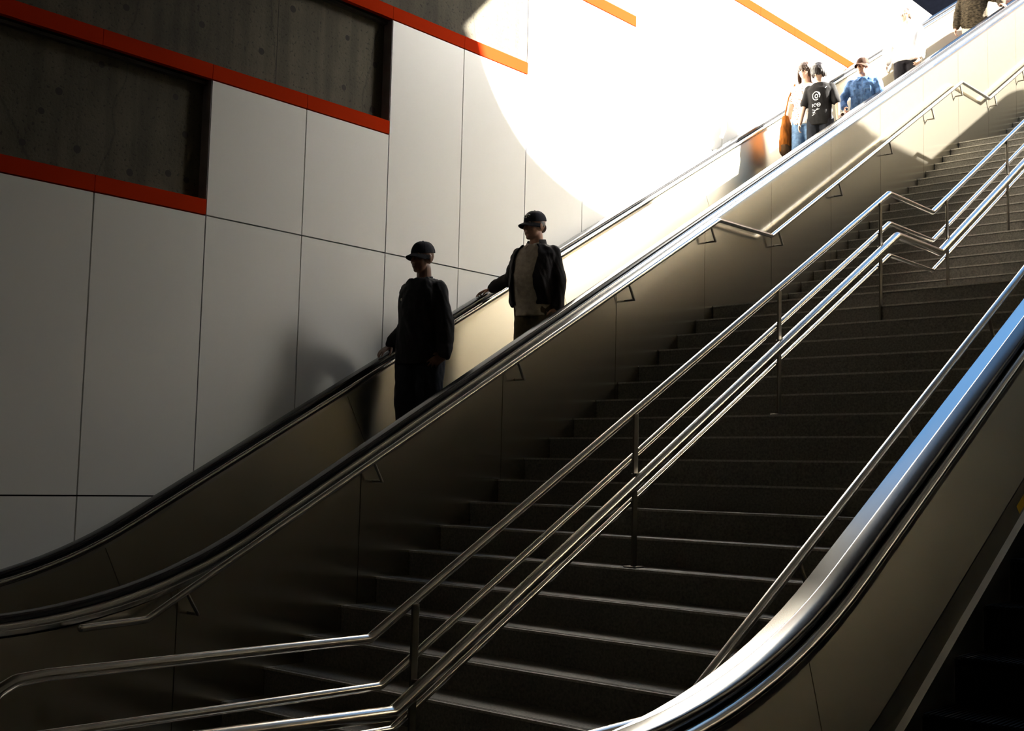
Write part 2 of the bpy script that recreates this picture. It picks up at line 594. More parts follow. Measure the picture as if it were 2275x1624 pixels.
for k in range(-6, 15):
    ya, z1 = YN + T1 * k, ZN + R1 * k
    if k == 14:
        step(ya, 10.74, z1 - R1, z1, 'landing')
    else:
        step(ya, ya + T1 + 0.02, z1 - R1, z1)
ZL1 = ZN + R1 * 14
R2, T2, YA = 0.1553, 0.2723, 10.72
for j in range(1, 20):
    ya, z1 = YA + T2 * (j - 1), ZL1 + R2 * j
    if j == 19:
        step(ya, 16.66, z1 - R2, z1, 'landing')
    else:
        step(ya, ya + T2 + 0.02, z1 - R2, z1)
ZL2 = ZL1 + R2 * 19
YB = 16.64
for j in range(1, 22):
    ya, z1 = YB + T2 * (j - 1), ZL2 + R2 * j
    step(ya, ya + T2 + (0.02 if j < 21 else 0.8), z1 - R2, z1)

# ------------------------------------------------------------------ escalators
def esc_path(y_lo, y_hi):
    """(y, z, ny, nz) along the handrail top: level, curve, incline, curve, level"""
    a = math.atan(S)
    yc = (ZLOW + 2.869) / S
    yt = (ZTOP + 2.869) / S
    Lt = 0.92
    pts = [(y_lo, ZLOW, 0.0)]
    n = 14
    Rr = Lt / math.tan((PI - a) / 2) if False else Lt / math.tan(a / 2)
    for k in range(n + 1):
        th = a * k / n
        pts.append((yc - Lt + Rr * math.sin(th), ZLOW + Rr * (1 - math.cos(th)), th))
    ys = yc + Lt * math.cos(a)
    ye = yt - Lt * math.cos(a)
    for k in range(1, 24):
        y = ys + (ye - ys) * k / 24
        pts.append((y, zH(y), a))
    for k in range(n + 1):
        th = a * (1 - k / n)
        pts.append((yt + Lt - Rr * math.sin(th), ZTOP - Rr * (1 - math.cos(th)), th))
    pts.append((y_hi, ZTOP, 0.0))
    return [(y, z, -math.sin(t_), math.cos(t_)) for y, z, t_ in pts]

def sweep(mb, prof, path, x0, sg, mi=0, closed=True, cap=True):
    rings = []
    for (y, z, ny, nz) in path:
        rings.append([(x0 + sg * u, y + ny * w_, z + nz * w_) for u, w_ in prof])
    mb.loft(rings, mi, cap, closed)

def circ(u, w_, r, n=12):
    return [(u + r * math.cos(2 * PI * k / n), w_ + r * math.sin(2 * PI * k / n)) for k in range(n)]

BELT = [(0.128, -0.022), (0.1285, -0.008), (0.1305, -0.003), (0.1345, -0.0008), (0.139, -0.0003), (0.172, 0.0), (0.204, -0.0005), (0.211, -0.003), (0.2150, -0.010), (0.216, -0.022),
        (0.213, -0.036), (0.206, -0.040), (0.204, -0.030), (0.172, -0.026), (0.140, -0.030), (0.138, -0.040), (0.131, -0.036)]

def balustrade(parent, x0, sg, path, seams, lab, wallside=False):
    """x0 = outer edge of the deck, sg = direction towards the steps"""
    root = empty('balustrade')
    root.parent = parent
    root['label'] = lab
    b = MB(); sweep(b, BELT, path, x0, sg)
    b.build('handrail', M['rubber'], root)['label'] = 'black rubber moving handrail'
    # deck: outer drip edge, flat top
    b = MB()
    sweep(b, [(0.0, -0.085), (0.0, -0.062), (0.004, -0.058), (0.108, -0.058), (0.108, -0.085)], path, x0, sg)
    b.build('deck', M['deck'], root)['label'] = 'flat stainless deck outside the handrail'
    b = MB()
    sweep(b, circ(0.118, -0.055, 0.0165) if wallside else circ(0.122, -0.056, 0.006), path, x0, sg)
    sweep(b, circ(0.234, -0.064, 0.0225), path, x0, sg)
    b.build('edge_roll', M['chrome'], root)['label'] = 'rounded chrome rolls either side of the handrail'
    b = MB()
    sweep(b, [(0.14, -0.042), (0.204, -0.042), (0.204, -0.12), (0.14, -0.12)], path, x0, sg)
    b.build('guide_track', M['estep'], root)
    b = MB()
    sweep(b, [(0.236, -0.088), (0.243, -0.088), (0.243, -0.112), (0.236, -0.112)], path, x0, sg)
    b.build('cover_strip', M['steel'], root)
    # inner panel split at the seams
    b = MB()
    cuts = [path[0][0] - 1] + list(seams) + [path[-1][0] + 1]
    def at(y):
        for p, q in zip(path, path[1:]):
            if p[0] <= y <= q[0]:
                t_ = (y - p[0]) / max(1e-9, q[0] - p[0])
                return tuple(p[i] + (q[i] - p[i]) * t_ for i in range(4))
        return path[0] if y < path[0][0] else path[-1]
    for c0, c1 in zip(cuts, cuts[1:]):
        sub = [at(c0 + 0.0025)] + [p for p in path if c0 + 0.003 < p[0] < c1 - 0.003] + [at(c1 - 0.0025)]
        sweep(b, [(0.236, -0.108), (0.241, -0.110), (0.241, -0.600), (0.236, -0.600)], sub, x0, sg)
    sweep(b, [(0.20, -0.11), (0.234, -0.11), (0.234, -0.60), (0.20, -0.60)], path, x0, sg, 1)
    b.build('inner_panel', [M['inner'], M['skirt']], root)['label'] = 'stainless inner panel with thin seams'
    b = MB()
    sweep(b, [(0.20, -0.606), (0.243, -0.606), (0.262, -0.708), (0.286, -0.726), (0.286, -0.742), (0.281, -0.742), (0.281, -1.25), (0.20, -1.25)], path, x0, sg)
    b.build('skirt', M['skirt'], root)['label'] = 'dark steel skirt beside the steps'
    # newel end
    b = MB()
    y, z = path[0][0], path[0][1]
    ring = []
    n = 18
    R_ = 0.36
    prof_c = []
    pth = [(y - R_ * math.sin(PI * k / n), z - R_ + R_ * math.cos(PI * k / n), -math.sin(PI * k / n), math.cos(PI * k / n)) for k in range(n + 1)]
    sweep(b, BELT, pth, x0, sg)
    b.build('newel_handrail', M['rubber'], root)
    b = MB()
    disc = [(y, z - 0.05)] + [(p[0] + p[2] * -0.05, p[1] + p[3] * -0.05) for p in pth] + [(y, z - 1.0)]
    b.loft([[(x0 + sg * 0.11, yy, zz) for yy, zz in disc], [(x0 + sg * 0.243, yy, zz) for yy, zz in disc]])
    b.build('newel_plate', M['steel'], root)
    return root

ES_R, ES_T = 0.2, 0.2 / S
def estep_mesh(width):
    b = MB()
    b.box(-width / 2, width / 2, 0.004, ES_T + 0.012, -0.03, -0.012)
    b.box(-width / 2, width / 2, 0.004, 0.02, -0.222, -0.012)
    n = 56
    for k in range(n):
        x = -width / 2 + width * (k + 0.5) / n
        b.box(x - 0.0045, x + 0.0045, 0.0, ES_T - 0.004, -0.013, 0.0)
        b.box(x - 0.0045, x + 0.0045, 0.0, 0.005, -0.20, 0.0)
    return b

def escalator(name, xa, xb, ynose, label, la, lb, seams, y_lo):
    """xa < xb: outer deck edges"""
    e_ = empty(name)
    tag(e_, label, 'escalator', 'escalators beside the stairs')
    path = esc_path(y_lo, 24.2)
    balustrade(e_, xa, 1, path, seams, la)
    balustrade(e_, xb, -1, path, seams, lb, xa < -5)
    xm, wd_ = (xa + xb) / 2, (xb - xa) - 0.580
    zn = zH(ynose) - 0.88
    first = None
    k0 = -int((ynose - 3.9) / ES_T)
    for k in range(k0, 60):
        y, z = ynose + ES_T * k, zn + ES_R * k
        if z < FLOOR + 0.09 or z > STREET:
            continue
        if first is None:
            first = estep_mesh(wd_).build('step', M['estep'], e_, smooth=False)
            o = first
        else:
            o = first.copy()
            C.objects.link(o)
            o.parent = e_
        o.location = (xm, y, z)
    b = MB()
    b.box(xm - wd_ / 2, xm + wd_ / 2, y_lo - 0.6, 4.0, FLOOR + 0.001, FLOOR + 0.03)
    b.build('comb_plate', M['steel'], e_, smooth=False)
    b = MB()
    b.box(xm - wd_ / 2, xm + wd_ / 2, 21.2, 24.2, STREET - 0.1, STREET)
    b.build('upper_plate', M['steel'], e_, smooth=False)
    # sloped soffit tray below the steps
    b = MB()
    pr = [(3.6, FLOOR + 0.0), (4.3, FLOOR + 0.0), (21.4, STREET - 0.35), (21.4, STREET - 0.6), (4.3, FLOOR - 0.2), (3.6, FLOOR - 0.2)]
    b.loft([[(xm - wd_ / 2, y, z - 0.12) for y, z in pr], [(xm + wd_ / 2, y, z - 0.12) for y, z in pr]])
    b.build('truss_tray', M['skirt'], e_, smooth=False)
    return e_

XLL = -7.70
e_left = escalator('escalator', XLL, XL, 6.73, 'left escalator between white wall and stairs, carrying people down',
                   'wall side balustrade', 'stair side balustrade', [1.9, 4.29, 6.37, 8.98, 11.6, 14.2, 16.8, 19.4], 1.7)
e_right = escalator('escalator', XR, -0.59, 5.34, 'right escalator in the near corner, empty, its deck reflecting blue sky',
                    'stair side balustrade reflecting the sky', 'far right balustrade', [1.9, 4.05, 6.9, 9.4, 12.0, 14.6, 17.2, 19.8], 1.7)
# right escalator skirt: reflection of yellow step markings, painted as a coloured strip
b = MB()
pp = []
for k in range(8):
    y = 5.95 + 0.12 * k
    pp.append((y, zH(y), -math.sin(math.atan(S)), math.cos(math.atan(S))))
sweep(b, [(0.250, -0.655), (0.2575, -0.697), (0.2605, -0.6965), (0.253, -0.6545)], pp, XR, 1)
o = b.build('painted_reflection', M['yellow'], e_right)
o['label'] = 'short yellow streak, a reflection painted onto the skirt'

# ------------------------------------------------------------------ stainless walls beside the stairs
def stair_wall(name, x, sg, seams, lab):
    """face at x looking in direction sg; top follows the deck edge, foot goes below the steps"""
    b = MB()
    path = esc_path(1.9, 24.0)
    def ztop(y):
        for p, q in zip(path, path[1:]):
            if p[0] <= y <= q[0]:
                return p[1] + (q[1] - p[1]) * (y - p[0]) / max(1e-9, q[0] - p[0]) - 0.085 / math.sqrt(1) * (p[3] + q[3]) / 2 - 0.02 * 0
        return ZLOW - 0.085
    cuts = [1.9] + list(seams) + [23.9]
    x1 = x - sg * 0.02
    for c0, c1 in zip(cuts, cuts[1:]):
        ysn = [c0 + 0.003] + [p[0] for p in path if c0 + 0.01 < p[0] < c1 - 0.01] + [c1 - 0.003]
        rings = []
        for y in ysn:
            zt = ztop(y) - 0.012
            zb = max(FLOOR, zt - 2.2)
            rings.append([(x, y, zb), (x, y, zt), (x1, y, zt), (x1, y, zb)])
        b.loft(rings)
    ysn = [1.9] + [p[0] for p in path if 2 < p[0] < 23.8] + [23.9]
    rings = []
    for y in ysn:
        zt = ztop(y) - 0.03
        zb = max(FLOOR, zt - 2.2)
        rings.append([(x1 - sg * 0.003, y, zb), (x1 - sg * 0.003, y, zt), (x1 - sg * 0.09, y, zt), (x1 - sg * 0.09, y, zb)])
    b.loft(rings, 1)
    return tag(b.build(name, [M['clad'], M['skirt']], smooth=False), lab, kind='structure')
SEAMS_L = [2.55, 3.93, 5.274, 6.641, 8.042, 9.405, 10.637, 11.942, 13.202, 14.468, 15.636, 16.745, 17.9, 19.1, 20.3, 21.5]
stair_wall('wall_stair_left', XL - 0.003, 1, SEAMS_L, 'stainless panel wall along the left of the stairs')
stair_wall('wall_stair_right', XR + 0.003, -1, [2.55, 3.9, 5.3, 6.6, 8.0, 9.4, 10.7, 12, 13.3, 14.6, 15.9, 17.2, 18.5, 19.8, 21.1], 'stainless panel wall along the right of the stairs')

# ------------------------------------------------------------------ handrails on the stair walls
RL = XL + 0.09
wr = empty('wall_handrail')
tag(wr, 'round steel handrail bracketed to the stainless wall left of the stairs', 'handrail', 'steel handrails of the stairs')
zr0 = 0.0
railpts = [(RL - 0.0, 3.30, -0.838), (RL, 3.68, -0.820), (RL, 9.495, 2.428), (RL, 10.48, 2.444), (RL, 15.52, 5.365), (RL, 16.52, 5.395), (RL, 21.6, 8.33), (RL, 22.3, 8.33)]
b = MB(); b.tube(fillet(railpts, 0.06), 0.021)
b.ball((RL, 3.30, -0.838), (0.021, 0.021, 0.021))
b.build('rail', M['chrome'], wr)
def rail_z(pts, y):
    for p, q in zip(pts, pts[1:]):
        if p[1] <= y <= q[1]:
            return p[2] + (q[2] - p[2]) * (y - p[1]) / (q[1] - p[1])
    return pts[-1][2]
def bracket(parent, x, y, z, slope_n, xw):
    b = MB()
    ny, nz = slope_n
    p0 = Vector((x, y, z - 0.015))
    p1 = Vector((x, y + ny * 0.155, z - nz * 0.155))
    b.tube([p0, p1, ], 0.0105, 10)
    b.ball(p1, (0.0105,) * 3, 10)
    b.tube([p1, (xw, p1.y, p1.z)], 0.009, 10)
    return b.build('bracket', M['bracket'], parent)
cosn = (0.49, 0.87)
for y in [3.93, 5.30, 6.70, 8.09, 9.36, 10.62, 11.94, 13.24, 14.5, 15.45, 16.72, 17.9, 19.1, 20.3]:
    bracket(wr, RL, y, rail_z(railpts, y), cosn, XL + 0.001)

RR = -2.45
rp = [(RR, 2.9, -0.845), (RR, 3.72, -0.83), (RR, 9.5, 2.51), (RR, 10.48, 2.53), (RR, 15.5, 5.39), (RR, 16.5, 5.40), (RR, 21.6, 8.33), (RR, 22.3, 8.33)]
wr2 = empty('wall_handrail')
tag(wr2, 'round steel handrail running up beside the right escalator deck', 'handrail', 'steel handrails of the stairs')
b = MB(); b.tube(fillet(rp, 0.06), 0.0215)
b.ball(rp[0], (0.0215,) * 3)
b.build('rail', M['chrome'], wr2)
for y in [3.62, 4.62, 5.72, 6.85, 8.1, 9.36, 10.62, 11.94, 13.24, 14.5, 15.45, 16.72, 17.9, 19.1]:
    bracket(wr2, RR, y, rail_z(rp, y), cosn, XR - 0.0025)

# ------------------------------------------------------------------ double railing in the middle of the stairs
XM = -4.2
cr = empty('stair_railing', (XM, 2.2, FLOOR))
tag(cr, 'freestanding steel railing of four rails up the middle of the stairs', 'railing')
def cr_child(o):
    o.parent = cr
    o.matrix_parent_inverse = Matrix.Translation(-Vector(cr.location))
    return o
up2 = 0.579
def railing(h_bend, low, x, r, name, lab, endp):
    pts = list(endp) + [(x, low[0], low[1]), (x, 9.47, h_bend), (x, 10.375, h_bend + 0.004)]
    y2 = 15.55
    pts += [(x, y2, h_bend + 0.004 + up2 * (y2 - 10.375)), (x, y2 + 0.95, h_bend + 0.01 + up2 * (y2 - 10.375)), (x, 21.5, h_bend + up2 * (y2 - 10.375) + 0.58 * (21.5 - y2 - 0.95))]
    b = MB(); b.tube(fillet(pts, 0.07), r, 16)
    o = cr_child(b.build(name, M['chrome']))
    o['label'] = lab
    return pts
# top rail curls down to the floor at its lower end
curl = [(XM, 2.01, FLOOR + 0.0), (XM, 2.01, -1.0), (XM, 2.015, -0.88), (XM, 2.05, -0.80), (XM, 2.12, -0.765), (XM, 2.24, -0.757)]
pA = railing(2.441, (3.80, -0.76), XM, 0.0235, 'top_rail', 'top rail curling down at its lower end', curl)
railing(2.186, (3.88, -0.982), XM, 0.0205, 'middle_rail', 'second rail from the top', [(XM, 2.02, -0.972)])
xc_ = XM + 0.068
railing(2.074, (3.90, -1.097), xc_, 0.034, 'thick_rail', 'thick bright rail on the side of the posts', [(xc_, 1.95, -1.03)])
railing(1.916, (3.96, -1.188), XM, 0.018, 'lower_rail', 'thin lowest rail', [(XM, 2.02, -1.16)])
def tread_z(y):
    if y < YN - 6 * T1:
        return FLOOR
    if y < YN + 14 * T1:
        return ZN + R1 * math.floor((y - YN) / T1 + 1e-6)
    if y < YA:
        return ZL1
    if y < YA + 18 * T2:
        return ZL1 + R2 * (1 + math.floor((y - YA) / T2 + 1e-6))
    if y < YB:
        return ZL2
    return ZL2 + R2 * (1 + math.floor((y - YB) / T2 + 1e-6))
for y in [4.07, 5.85, 7.575, 9.25, 10.66, 12.25, 13.85, 15.35, 16.75, 18.4, 20.0]:
    zt = rail_z([p for p in pA if True][5:], y)
    b = MB()
    zb = tread_z(y)
    b.box(XM + 0.016, XM + 0.030, y - 0.021, y + 0.021, zb, zt - 0.006)
    b.box(XM - 0.022, XM + 0.068, y - 0.045, y + 0.045, zb, zb + 0.008)
    b.box(XM - 0.004, XM + 0.018, y - 0.021, y + 0.021, zt - 0.03, zt - 0.010)
    dz = zt - 2.441 if False else None
    for off in (0.367,):
        b.tube([(XM, y, zt - off), (XM + 0.06, y, zt - off)], 0.010, 8)
    cr_child(b.build('post', M['post'], smooth=False, bevel=0.002))

# ------------------------------------------------------------------ street level beyond
g = MB()
g.box(-45, D - 0.5, 11.0, 60, STREET - 0.35, STREET - 0.02)
g.box(D - 0.5, 25, 24.6, 60, STREET - 0.35, STREET - 0.02)
tag(g.build('street', M['street'], smooth=False), 'pale pavement at street level beyond the stairs', kind='structure')
db = empty('building', (-20, 33, STREET))
tag(db, 'dark navy building beyond the top of the white wall', 'building')
def child_of(par, o):
    o.parent = par
    o.matrix_parent_inverse = Matrix.Translation(-Vector(par.location))
    return o
b = MB(); b.box(-34, -11.75, 32, 44, STREET, 17.0)
child_of(db, b.build('wall', M['navy'], smooth=False))
b = MB(); b.box(-34.3, -11.7, 31.7, 44.3, 17.0, 17.4)
child_of(db, b.build('roof', M['navy'], smooth=False))
for k in range(5):
    b = MB(); b.box(-32 + 4 * k, -30 + 4 * k, 31.96, 32.0, 11.0, 15.0)
    child_of(db, b.build('window', M['glass'], smooth=False))
bb = empty('building', (-5, 33, STREET))
tag(bb, 'red brick building with a grey stone corner beyond the stairs', 'building')
b = MB(); b.box(-11.22, 4, 32, 42, STREET, 19)
child_of(bb, b.build('wall', M['brick'], smooth=False))
b = MB(); b.box(-11.62, -11.225, 31.9, 36, STREET, 13.25)
child_of(bb, b.build('corner_pier', M['greyst'], smooth=False))
b = MB(); b.box(-11.25, 4.3, 31.8, 42.2, 19, 19.4)
child_of(bb, b.build('cornice', M['greyst'], smooth=False))
#PEOPLE
# ------------------------------------------------------------------ people
def remeshed(mb, name, voxel, mat, parent=None, smooth_it=4, wrinkle=0.0, wscale=14.0, wz=0.5, carve=None):
    me = mb.mesh(name + '_raw')
    bm = bmesh.new(); bm.from_mesh(me)
    bmesh.ops.recalc_face_normals(bm, faces=bm.faces)
    bm.to_mesh(me); bm.free()
    o = bpy.data.objects.new(name + '_raw', me)
    C.objects.link(o)
    md = o.modifiers.new('r', 'REMESH'); md.mode = 'VOXEL'; md.voxel_size = voxel; md.adaptivity = 0
    if smooth_it:
        sm = o.modifiers.new('s', 'SMOOTH'); sm.iterations = smooth_it; sm.factor = 0.5
    dg = bpy.context.evaluated_depsgraph_get()
    dg.update()
    out = bpy.data.meshes.new_from_object(o.evaluated_get(dg))
    bpy.data.objects.remove(o); bpy.data.meshes.remove(me)
    out.name = name
    if wrinkle or carve:
        bm = bmesh.new(); bm.from_mesh(out); bm.normal_update()
        off = random.random() * 50
        for v in bm.verts:
            p = v.co
            d = 0.0
            if wrinkle:
                q = Vector((p.x * wscale, p.y * wscale, p.z * wscale * wz + (p.x + p.y) * wscale * 0.5 + off))
                d += wrinkle * noise.noise(q) + 0.5 * wrinkle * noise.noise(q * 2.1)
            if carve:
                d += carve(p)
            v.co = p + v.normal * d
        bm.to_mesh(out); bm.free()
    out.materials.clear()
    out.materials.append(mat)
    out.polygons.foreach_set('use_smooth', [True] * len(out.polygons))
    ob = bpy.data.objects.new(name, out)
    C.objects.link(ob)
    if parent:
        ob.parent = parent
    return ob

def ell(cx, cy, cz, rx, ry, n=20, p=2.4):
    out = []
    for k in range(n):
        a = 2 * PI * k / n
        c, s_ = math.cos(a), math.sin(a)
        out.append(Vector((cx + rx * math.copysign(abs(c) ** (2 / p), c), cy + ry * math.copysign(abs(s_) ** (2 / p), s_), cz)))
    return out

def ik(a, b, l1, l2, pole):
    a, b, pole = Vector(a), Vector(b), Vector(pole)
    d = (b - a).length
    if d > (l1 + l2) * 0.995:
        b = a + (b - a).normalized() * (l1 + l2) * 0.995
        d = (b - a).length
    x = (l1 * l1 - l2 * l2 + d * d) / (2 * d)
    h = math.sqrt(max(0, l1 * l1 - x * x))
    u = (b - a).normalized()
    pl = pole - u * pole.dot(u)
    pl.normalize()
    return a + u * x + pl * h, b

def add_hand(mb, wrist, d, n, side, curl, s):
    """d: direction of the fingers, n: palm normal (the fingers close towards it), side: thumb direction"""
    d, n = Vector(d).normalized(), Vector(n).normalized()
    n = (n - d * n.dot(d)).normalized()
    t = d.cross(n).normalized()
    if t.dot(Vector(side)) < 0:
        t = -t
    wrist = Vector(wrist)
    for k in range(4):
        o_ = (1.5 - k) * 0.0195 * s
        base = wrist + t * o_ * 0.75 + d * 0.015 * s
        kn = wrist + t * o_ + d * (0.088 - 0.006 * abs(k - 1)) * s
        mb.cone(base, kn, 0.0145 * s, 0.0112 * s, 10)
        L = (0.072, 0.080, 0.074, 0.058)[k] * s
        p = kn
        ang = 0.0
        for j, fr in enumerate((0.45, 0.31, 0.24)):
            ang += curl * (0.55, 0.85, 0.7)[j] * (1 + 0.12 * (k - 1.5))
            q = p + (d * math.cos(ang) + n * math.sin(ang)) * L * fr + t * (1.5 - k) * 0.002 * s
            mb.cone(p, q, (0.0098 - 0.0009 * j) * s, (0.0090 - 0.0010 * j) * s, 8)
            p = q
    b0 = wrist + t * 0.022 * s + d * 0.022 * s
    b1 = b0 + (t * 0.75 + d * 0.55 + n * 0.25).normalized() * 0.040 * s
    b2 = b1 + (t * 0.35 + d * 0.8 + n * 0.45).normalized() * 0.032 * s
    b3 = b2 + (t * 0.05 + d * 0.8 + n * 0.6).normalized() * 0.025 * s
    mb.cone(b0, b1, 0.015 * s, 0.0115 * s, 8)
    mb.cone(b1, b2, 0.0112 * s, 0.0098 * s, 8)
    mb.cone(b2, b3, 0.0098 * s, 0.0080 * s, 8)

def make_person(label, loc, rz, Ht, skin, wL, wR, hand_dir=None, build=1.0, belly=0.0, head_rot=(0, 0), lean=0.0, voxel=0.006, stance=0.09,
                curl=(0.5, 0.5), palm=None, hs=1.0, poleL=(0.4, 0.8, -0.2), poleR=(-0.4, 0.8, -0.2), step_off=0.0):
    """a standing figure facing local -Y, feet at local z = 0; wL / wR are wrist targets in local metres"""
    s = Ht / 1.75
    P = {}
    def V(x, y, z):
        return Vector((x * s, y * s, z * s))
    def L(p):                      # leaning the upper body about the hips
        q = p - V(0, 0, 0.95)
        if q.z <= 0:
            return p.copy()
        a = -lean
        return Vector((q.x, q.y * math.cos(a) + q.z * math.sin(a), -q.y * math.sin(a) + q.z * math.cos(a))) + V(0, 0, 0.95)
    bw = build
    P['shL'], P['shR'] = L(V(0.170 * bw, 0.01, 1.395)), L(V(-0.170 * bw, 0.01, 1.395))
    l1, l2 = 0.285 * s, 0.255 * s
    P['elL'], P['wrL'] = ik(P['shL'], wL, l1, l2, poleL)
    P['elR'], P['wrR'] = ik(P['shR'], wR, l1, l2, poleR)
    for sd, x in (('L', 1), ('R', -1)):
        fo = -0.03 if sd == 'R' else 0.03
        P['hip' + sd] = V(0.088 * x, 0, 0.92)
        P['kn' + sd] = V((stance + 0.01) * x, -0.015 + fo, 0.50)
        P['an' + sd] = V(stance * x, 0.03 + fo, 0.085)
        P['toe' + sd] = V((stance + 0.03) * x, -0.15 + fo, 0.03)
    P['neck'] = L(V(0, 0.015, 1.47))
    R = Matrix.Rotation(head_rot[0], 3, 'Z') @ Matrix.Rotation(head_rot[1], 3, 'X')
    sh = s * hs
    hc = L(V(0, -0.012, 1.52) + Vector((0, 0, 0.115 * sh)))
    base = L(V(0, 0.01, 1.52))
    hc = base + R @ (hc - base)
    P['hc'], P['R'], P['s'], P['L'], P['V'] = hc, R, s, L, V
    P['sh'] = sh
    def Hd(x, y, z):
        return hc + R @ Vector((x * sh, y * sh, z * sh))
    P['Hd'] = Hd
    b = MB()
    # trunk
    tr = [(0.86, 0.135, 0.098, 0.0), (0.95, 0.165 * bw, 0.108, 0.0), (1.05, 0.150 * bw, 0.102 + belly * 0.6, -belly * 0.5), (1.16, 0.148 * bw, 0.106 + belly * 0.7, -belly * 0.6),
          (1.28, 0.165 * bw, 0.112 + belly * 0.3, -belly * 0.2), (1.37, 0.172 * bw, 0.104, 0.0), (1.43, 0.140 * bw, 0.082, 0.01), (1.475, 0.068, 0.062, 0.012)]
    b.loft([[L(Vector((p.x * s, p.y * s, p.z * s))) for p in ell(0, y, z, rx, ry)] for z, rx, ry, y in tr])
    # neck and head
    b.cone(L(V(0, 0.015, 1.46)), Hd(0, 0.02, -0.075), 0.058 * sh, 0.054 * sh, 16)
    b.ball(Hd(0, 0.012, 0.028), (0.074 * sh, 0.094 * sh, 0.088 * sh), 22, R)
    b.ball(Hd(0, -0.028, -0.045), (0.056 * sh, 0.060 * sh, 0.068 * sh), 20, R)
    b.ball(Hd(0, -0.058, -0.094), (0.026 * sh, 0.024 * sh, 0.020 * sh), 14, R)          # chin
    for x in (-1, 1):
        b.ball(Hd(0.040 * x, -0.048, -0.028), (0.022 * sh, 0.026 * sh, 0.024 * sh), 12, R)   # cheek
        b.ball(Hd(0.030 * x, -0.074, 0.022), (0.024 * sh, 0.014 * sh, 0.010 * sh), 12, R)    # brow
        b.ball(Hd(0.030 * x, -0.071, 0.002), (0.0135 * sh,) * 3, 12, R)                    # eyelid
        b.ball(Hd(0.076 * x, 0.012, -0.008), (0.009 * sh, 0.019 * sh, 0.031 * sh), 14, R)    # ear
        b.ball(Hd(0.013 * x, -0.090, -0.030), (0.009 * sh, 0.010 * sh, 0.008 * sh), 10, R)   # nostril wing
    b.tube([Hd(0, -0.080, 0.012), Hd(0, -0.096, -0.014), Hd(0, -0.104, -0.028)], [0.008 * sh, 0.010 * sh, 0.011 * sh], 10)
    b.ball(Hd(0, -0.102, -0.029), (0.011 * sh,) * 3, 10)
    b.ball(Hd(0, -0.085, -0.056), (0.022 * sh, 0.010 * sh, 0.006 * sh), 12, R)
    b.ball(Hd(0, -0.083, -0.068), (0.020 * sh, 0.011 * sh, 0.007 * sh), 12, R)
    # limbs
    for sd, x in (('L', 1), ('R', -1)):
        b.cone(P['sh' + sd], P['el' + sd], 0.050 * s, 0.038 * s, 14)
        b.cone(P['el' + sd], P['wr' + sd], 0.037 * s, 0.026 * s, 14)
        b.cone(P['hip' + sd], P['kn' + sd], 0.082 * s, 0.055 * s, 14)
        b.cone(P['kn' + sd], P['an' + sd], 0.054 * s, 0.038 * s, 14)
        b.cone(P['an' + sd] - V(0, -0.03, 0.035), P['toe' + sd], 0.040 * s, 0.030 * s, 12)
        fd = (P['wr' + sd] - P['el' + sd]).normalized()
        hd = hand_dir[0 if sd == 'L' else 1] if hand_dir and hand_dir[0 if sd == 'L' else 1] else fd
        pn = palm[0 if sd == 'L' else 1] if palm and palm[0 if sd == 'L' else 1] else Vector((-x, 0.1, 0))
        add_hand(b, P['wr' + sd], hd, pn, Vector((-0.3 * x, -1, 0.2)), curl[0 if sd == 'L' else 1], s)
    def carve(p):
        q = (R.inverted() @ (p - hc)) / sh
        d = 0.0
        if q.y < -0.03:
            for x in (-1, 1):
                r = math.hypot((q.x - 0.031 * x) / 0.020, (q.z - 0.006) / 0.011)
                d -= 0.004 * s * math.exp(-r * r)
            r = math.hypot(q.x / 0.026, (q.z + 0.062) / 0.0035)
            d -= 0.003 * s * math.exp(-r * r)
        return d
    body = remeshed(b, 'person', voxel, skin, None, 3, carve=carve)
    body.location = loc
    body.rotation_euler = (0, 0, rz)
    tag(body, label, 'person')
    P['body'] = body
    P['tr'] = tr
    P['bw'] = bw
    # eyes
    e1 = MB()
    for x in (-1, 1):
        e1.ball(Hd(0.031 * x, -0.0755, 0.004), (0.0105 * sh, 0.008 * sh, 0.0062 * sh), 12, R)
    e1.build('eyes', M['eye'], body)
    return P

def torso_rings(P, z0, z1, grow, flare=0.0, ycut=None):
    s, L, tr = P['s'], P['L'], P['tr']
    zs = [z0] + [t[0] for t in tr if z0 + 0.02 < t[0] < z1 - 0.02] + [z1]
    rings = []
    for z in zs:
        lo = max([t for t in tr if t[0] <= z] or [tr[0]], key=lambda t: t[0])
        hi = min([t for t in tr if t[0] >= z] or [tr[-1]], key=lambda t: t[0])
        k = 0 if hi[0] == lo[0] else (z - lo[0]) / (hi[0] - lo[0])
        rx, ry, y = [lo[i] + (hi[i] - lo[i]) * k for i in (1, 2, 3)]
        g = grow + flare * max(0, (1.2 - z))
        rings.append([L(Vector((p.x * s, p.y * s, p.z * s))) for p in ell(0, y, z, rx + g, ry + g)])
    return rings

def top_garment(P, name, mat, z0, z1, grow, sleeve, flare=0.0, voxel=0.009, wrinkle=0.006, cuffs=True, sleeve_r=(0.070, 0.060, 0.048), parent=None):
    s = P['s']
    b = MB()
    b.loft(torso_rings(P, z0, z1, grow, flare))
    for sd in 'LR':
        sh, el, wr = P['sh' + sd], P['el' + sd], P['wr' + sd]
        r0, r1, r2_ = [r * s for r in sleeve_r]
        if sleeve > 1:
            b.cone(sh, el, r0, r1, 16)
            q = el + (wr - el) * min(1, sleeve - 1)
            b.cone(el, q, r1, r2_, 16)
            if cuffs:
                d = (wr - el).normalized()
                b.cone(q - d * 0.035 * s, q, r2_ * 1.12, r2_ * 1.0, 14)
        else:
            q = sh + (el - sh) * sleeve
            b.cone(sh, q, r0, r1, 16)
    # collar rise
    return remeshed(b, name, voxel, mat, P['body'], 5, wrinkle)

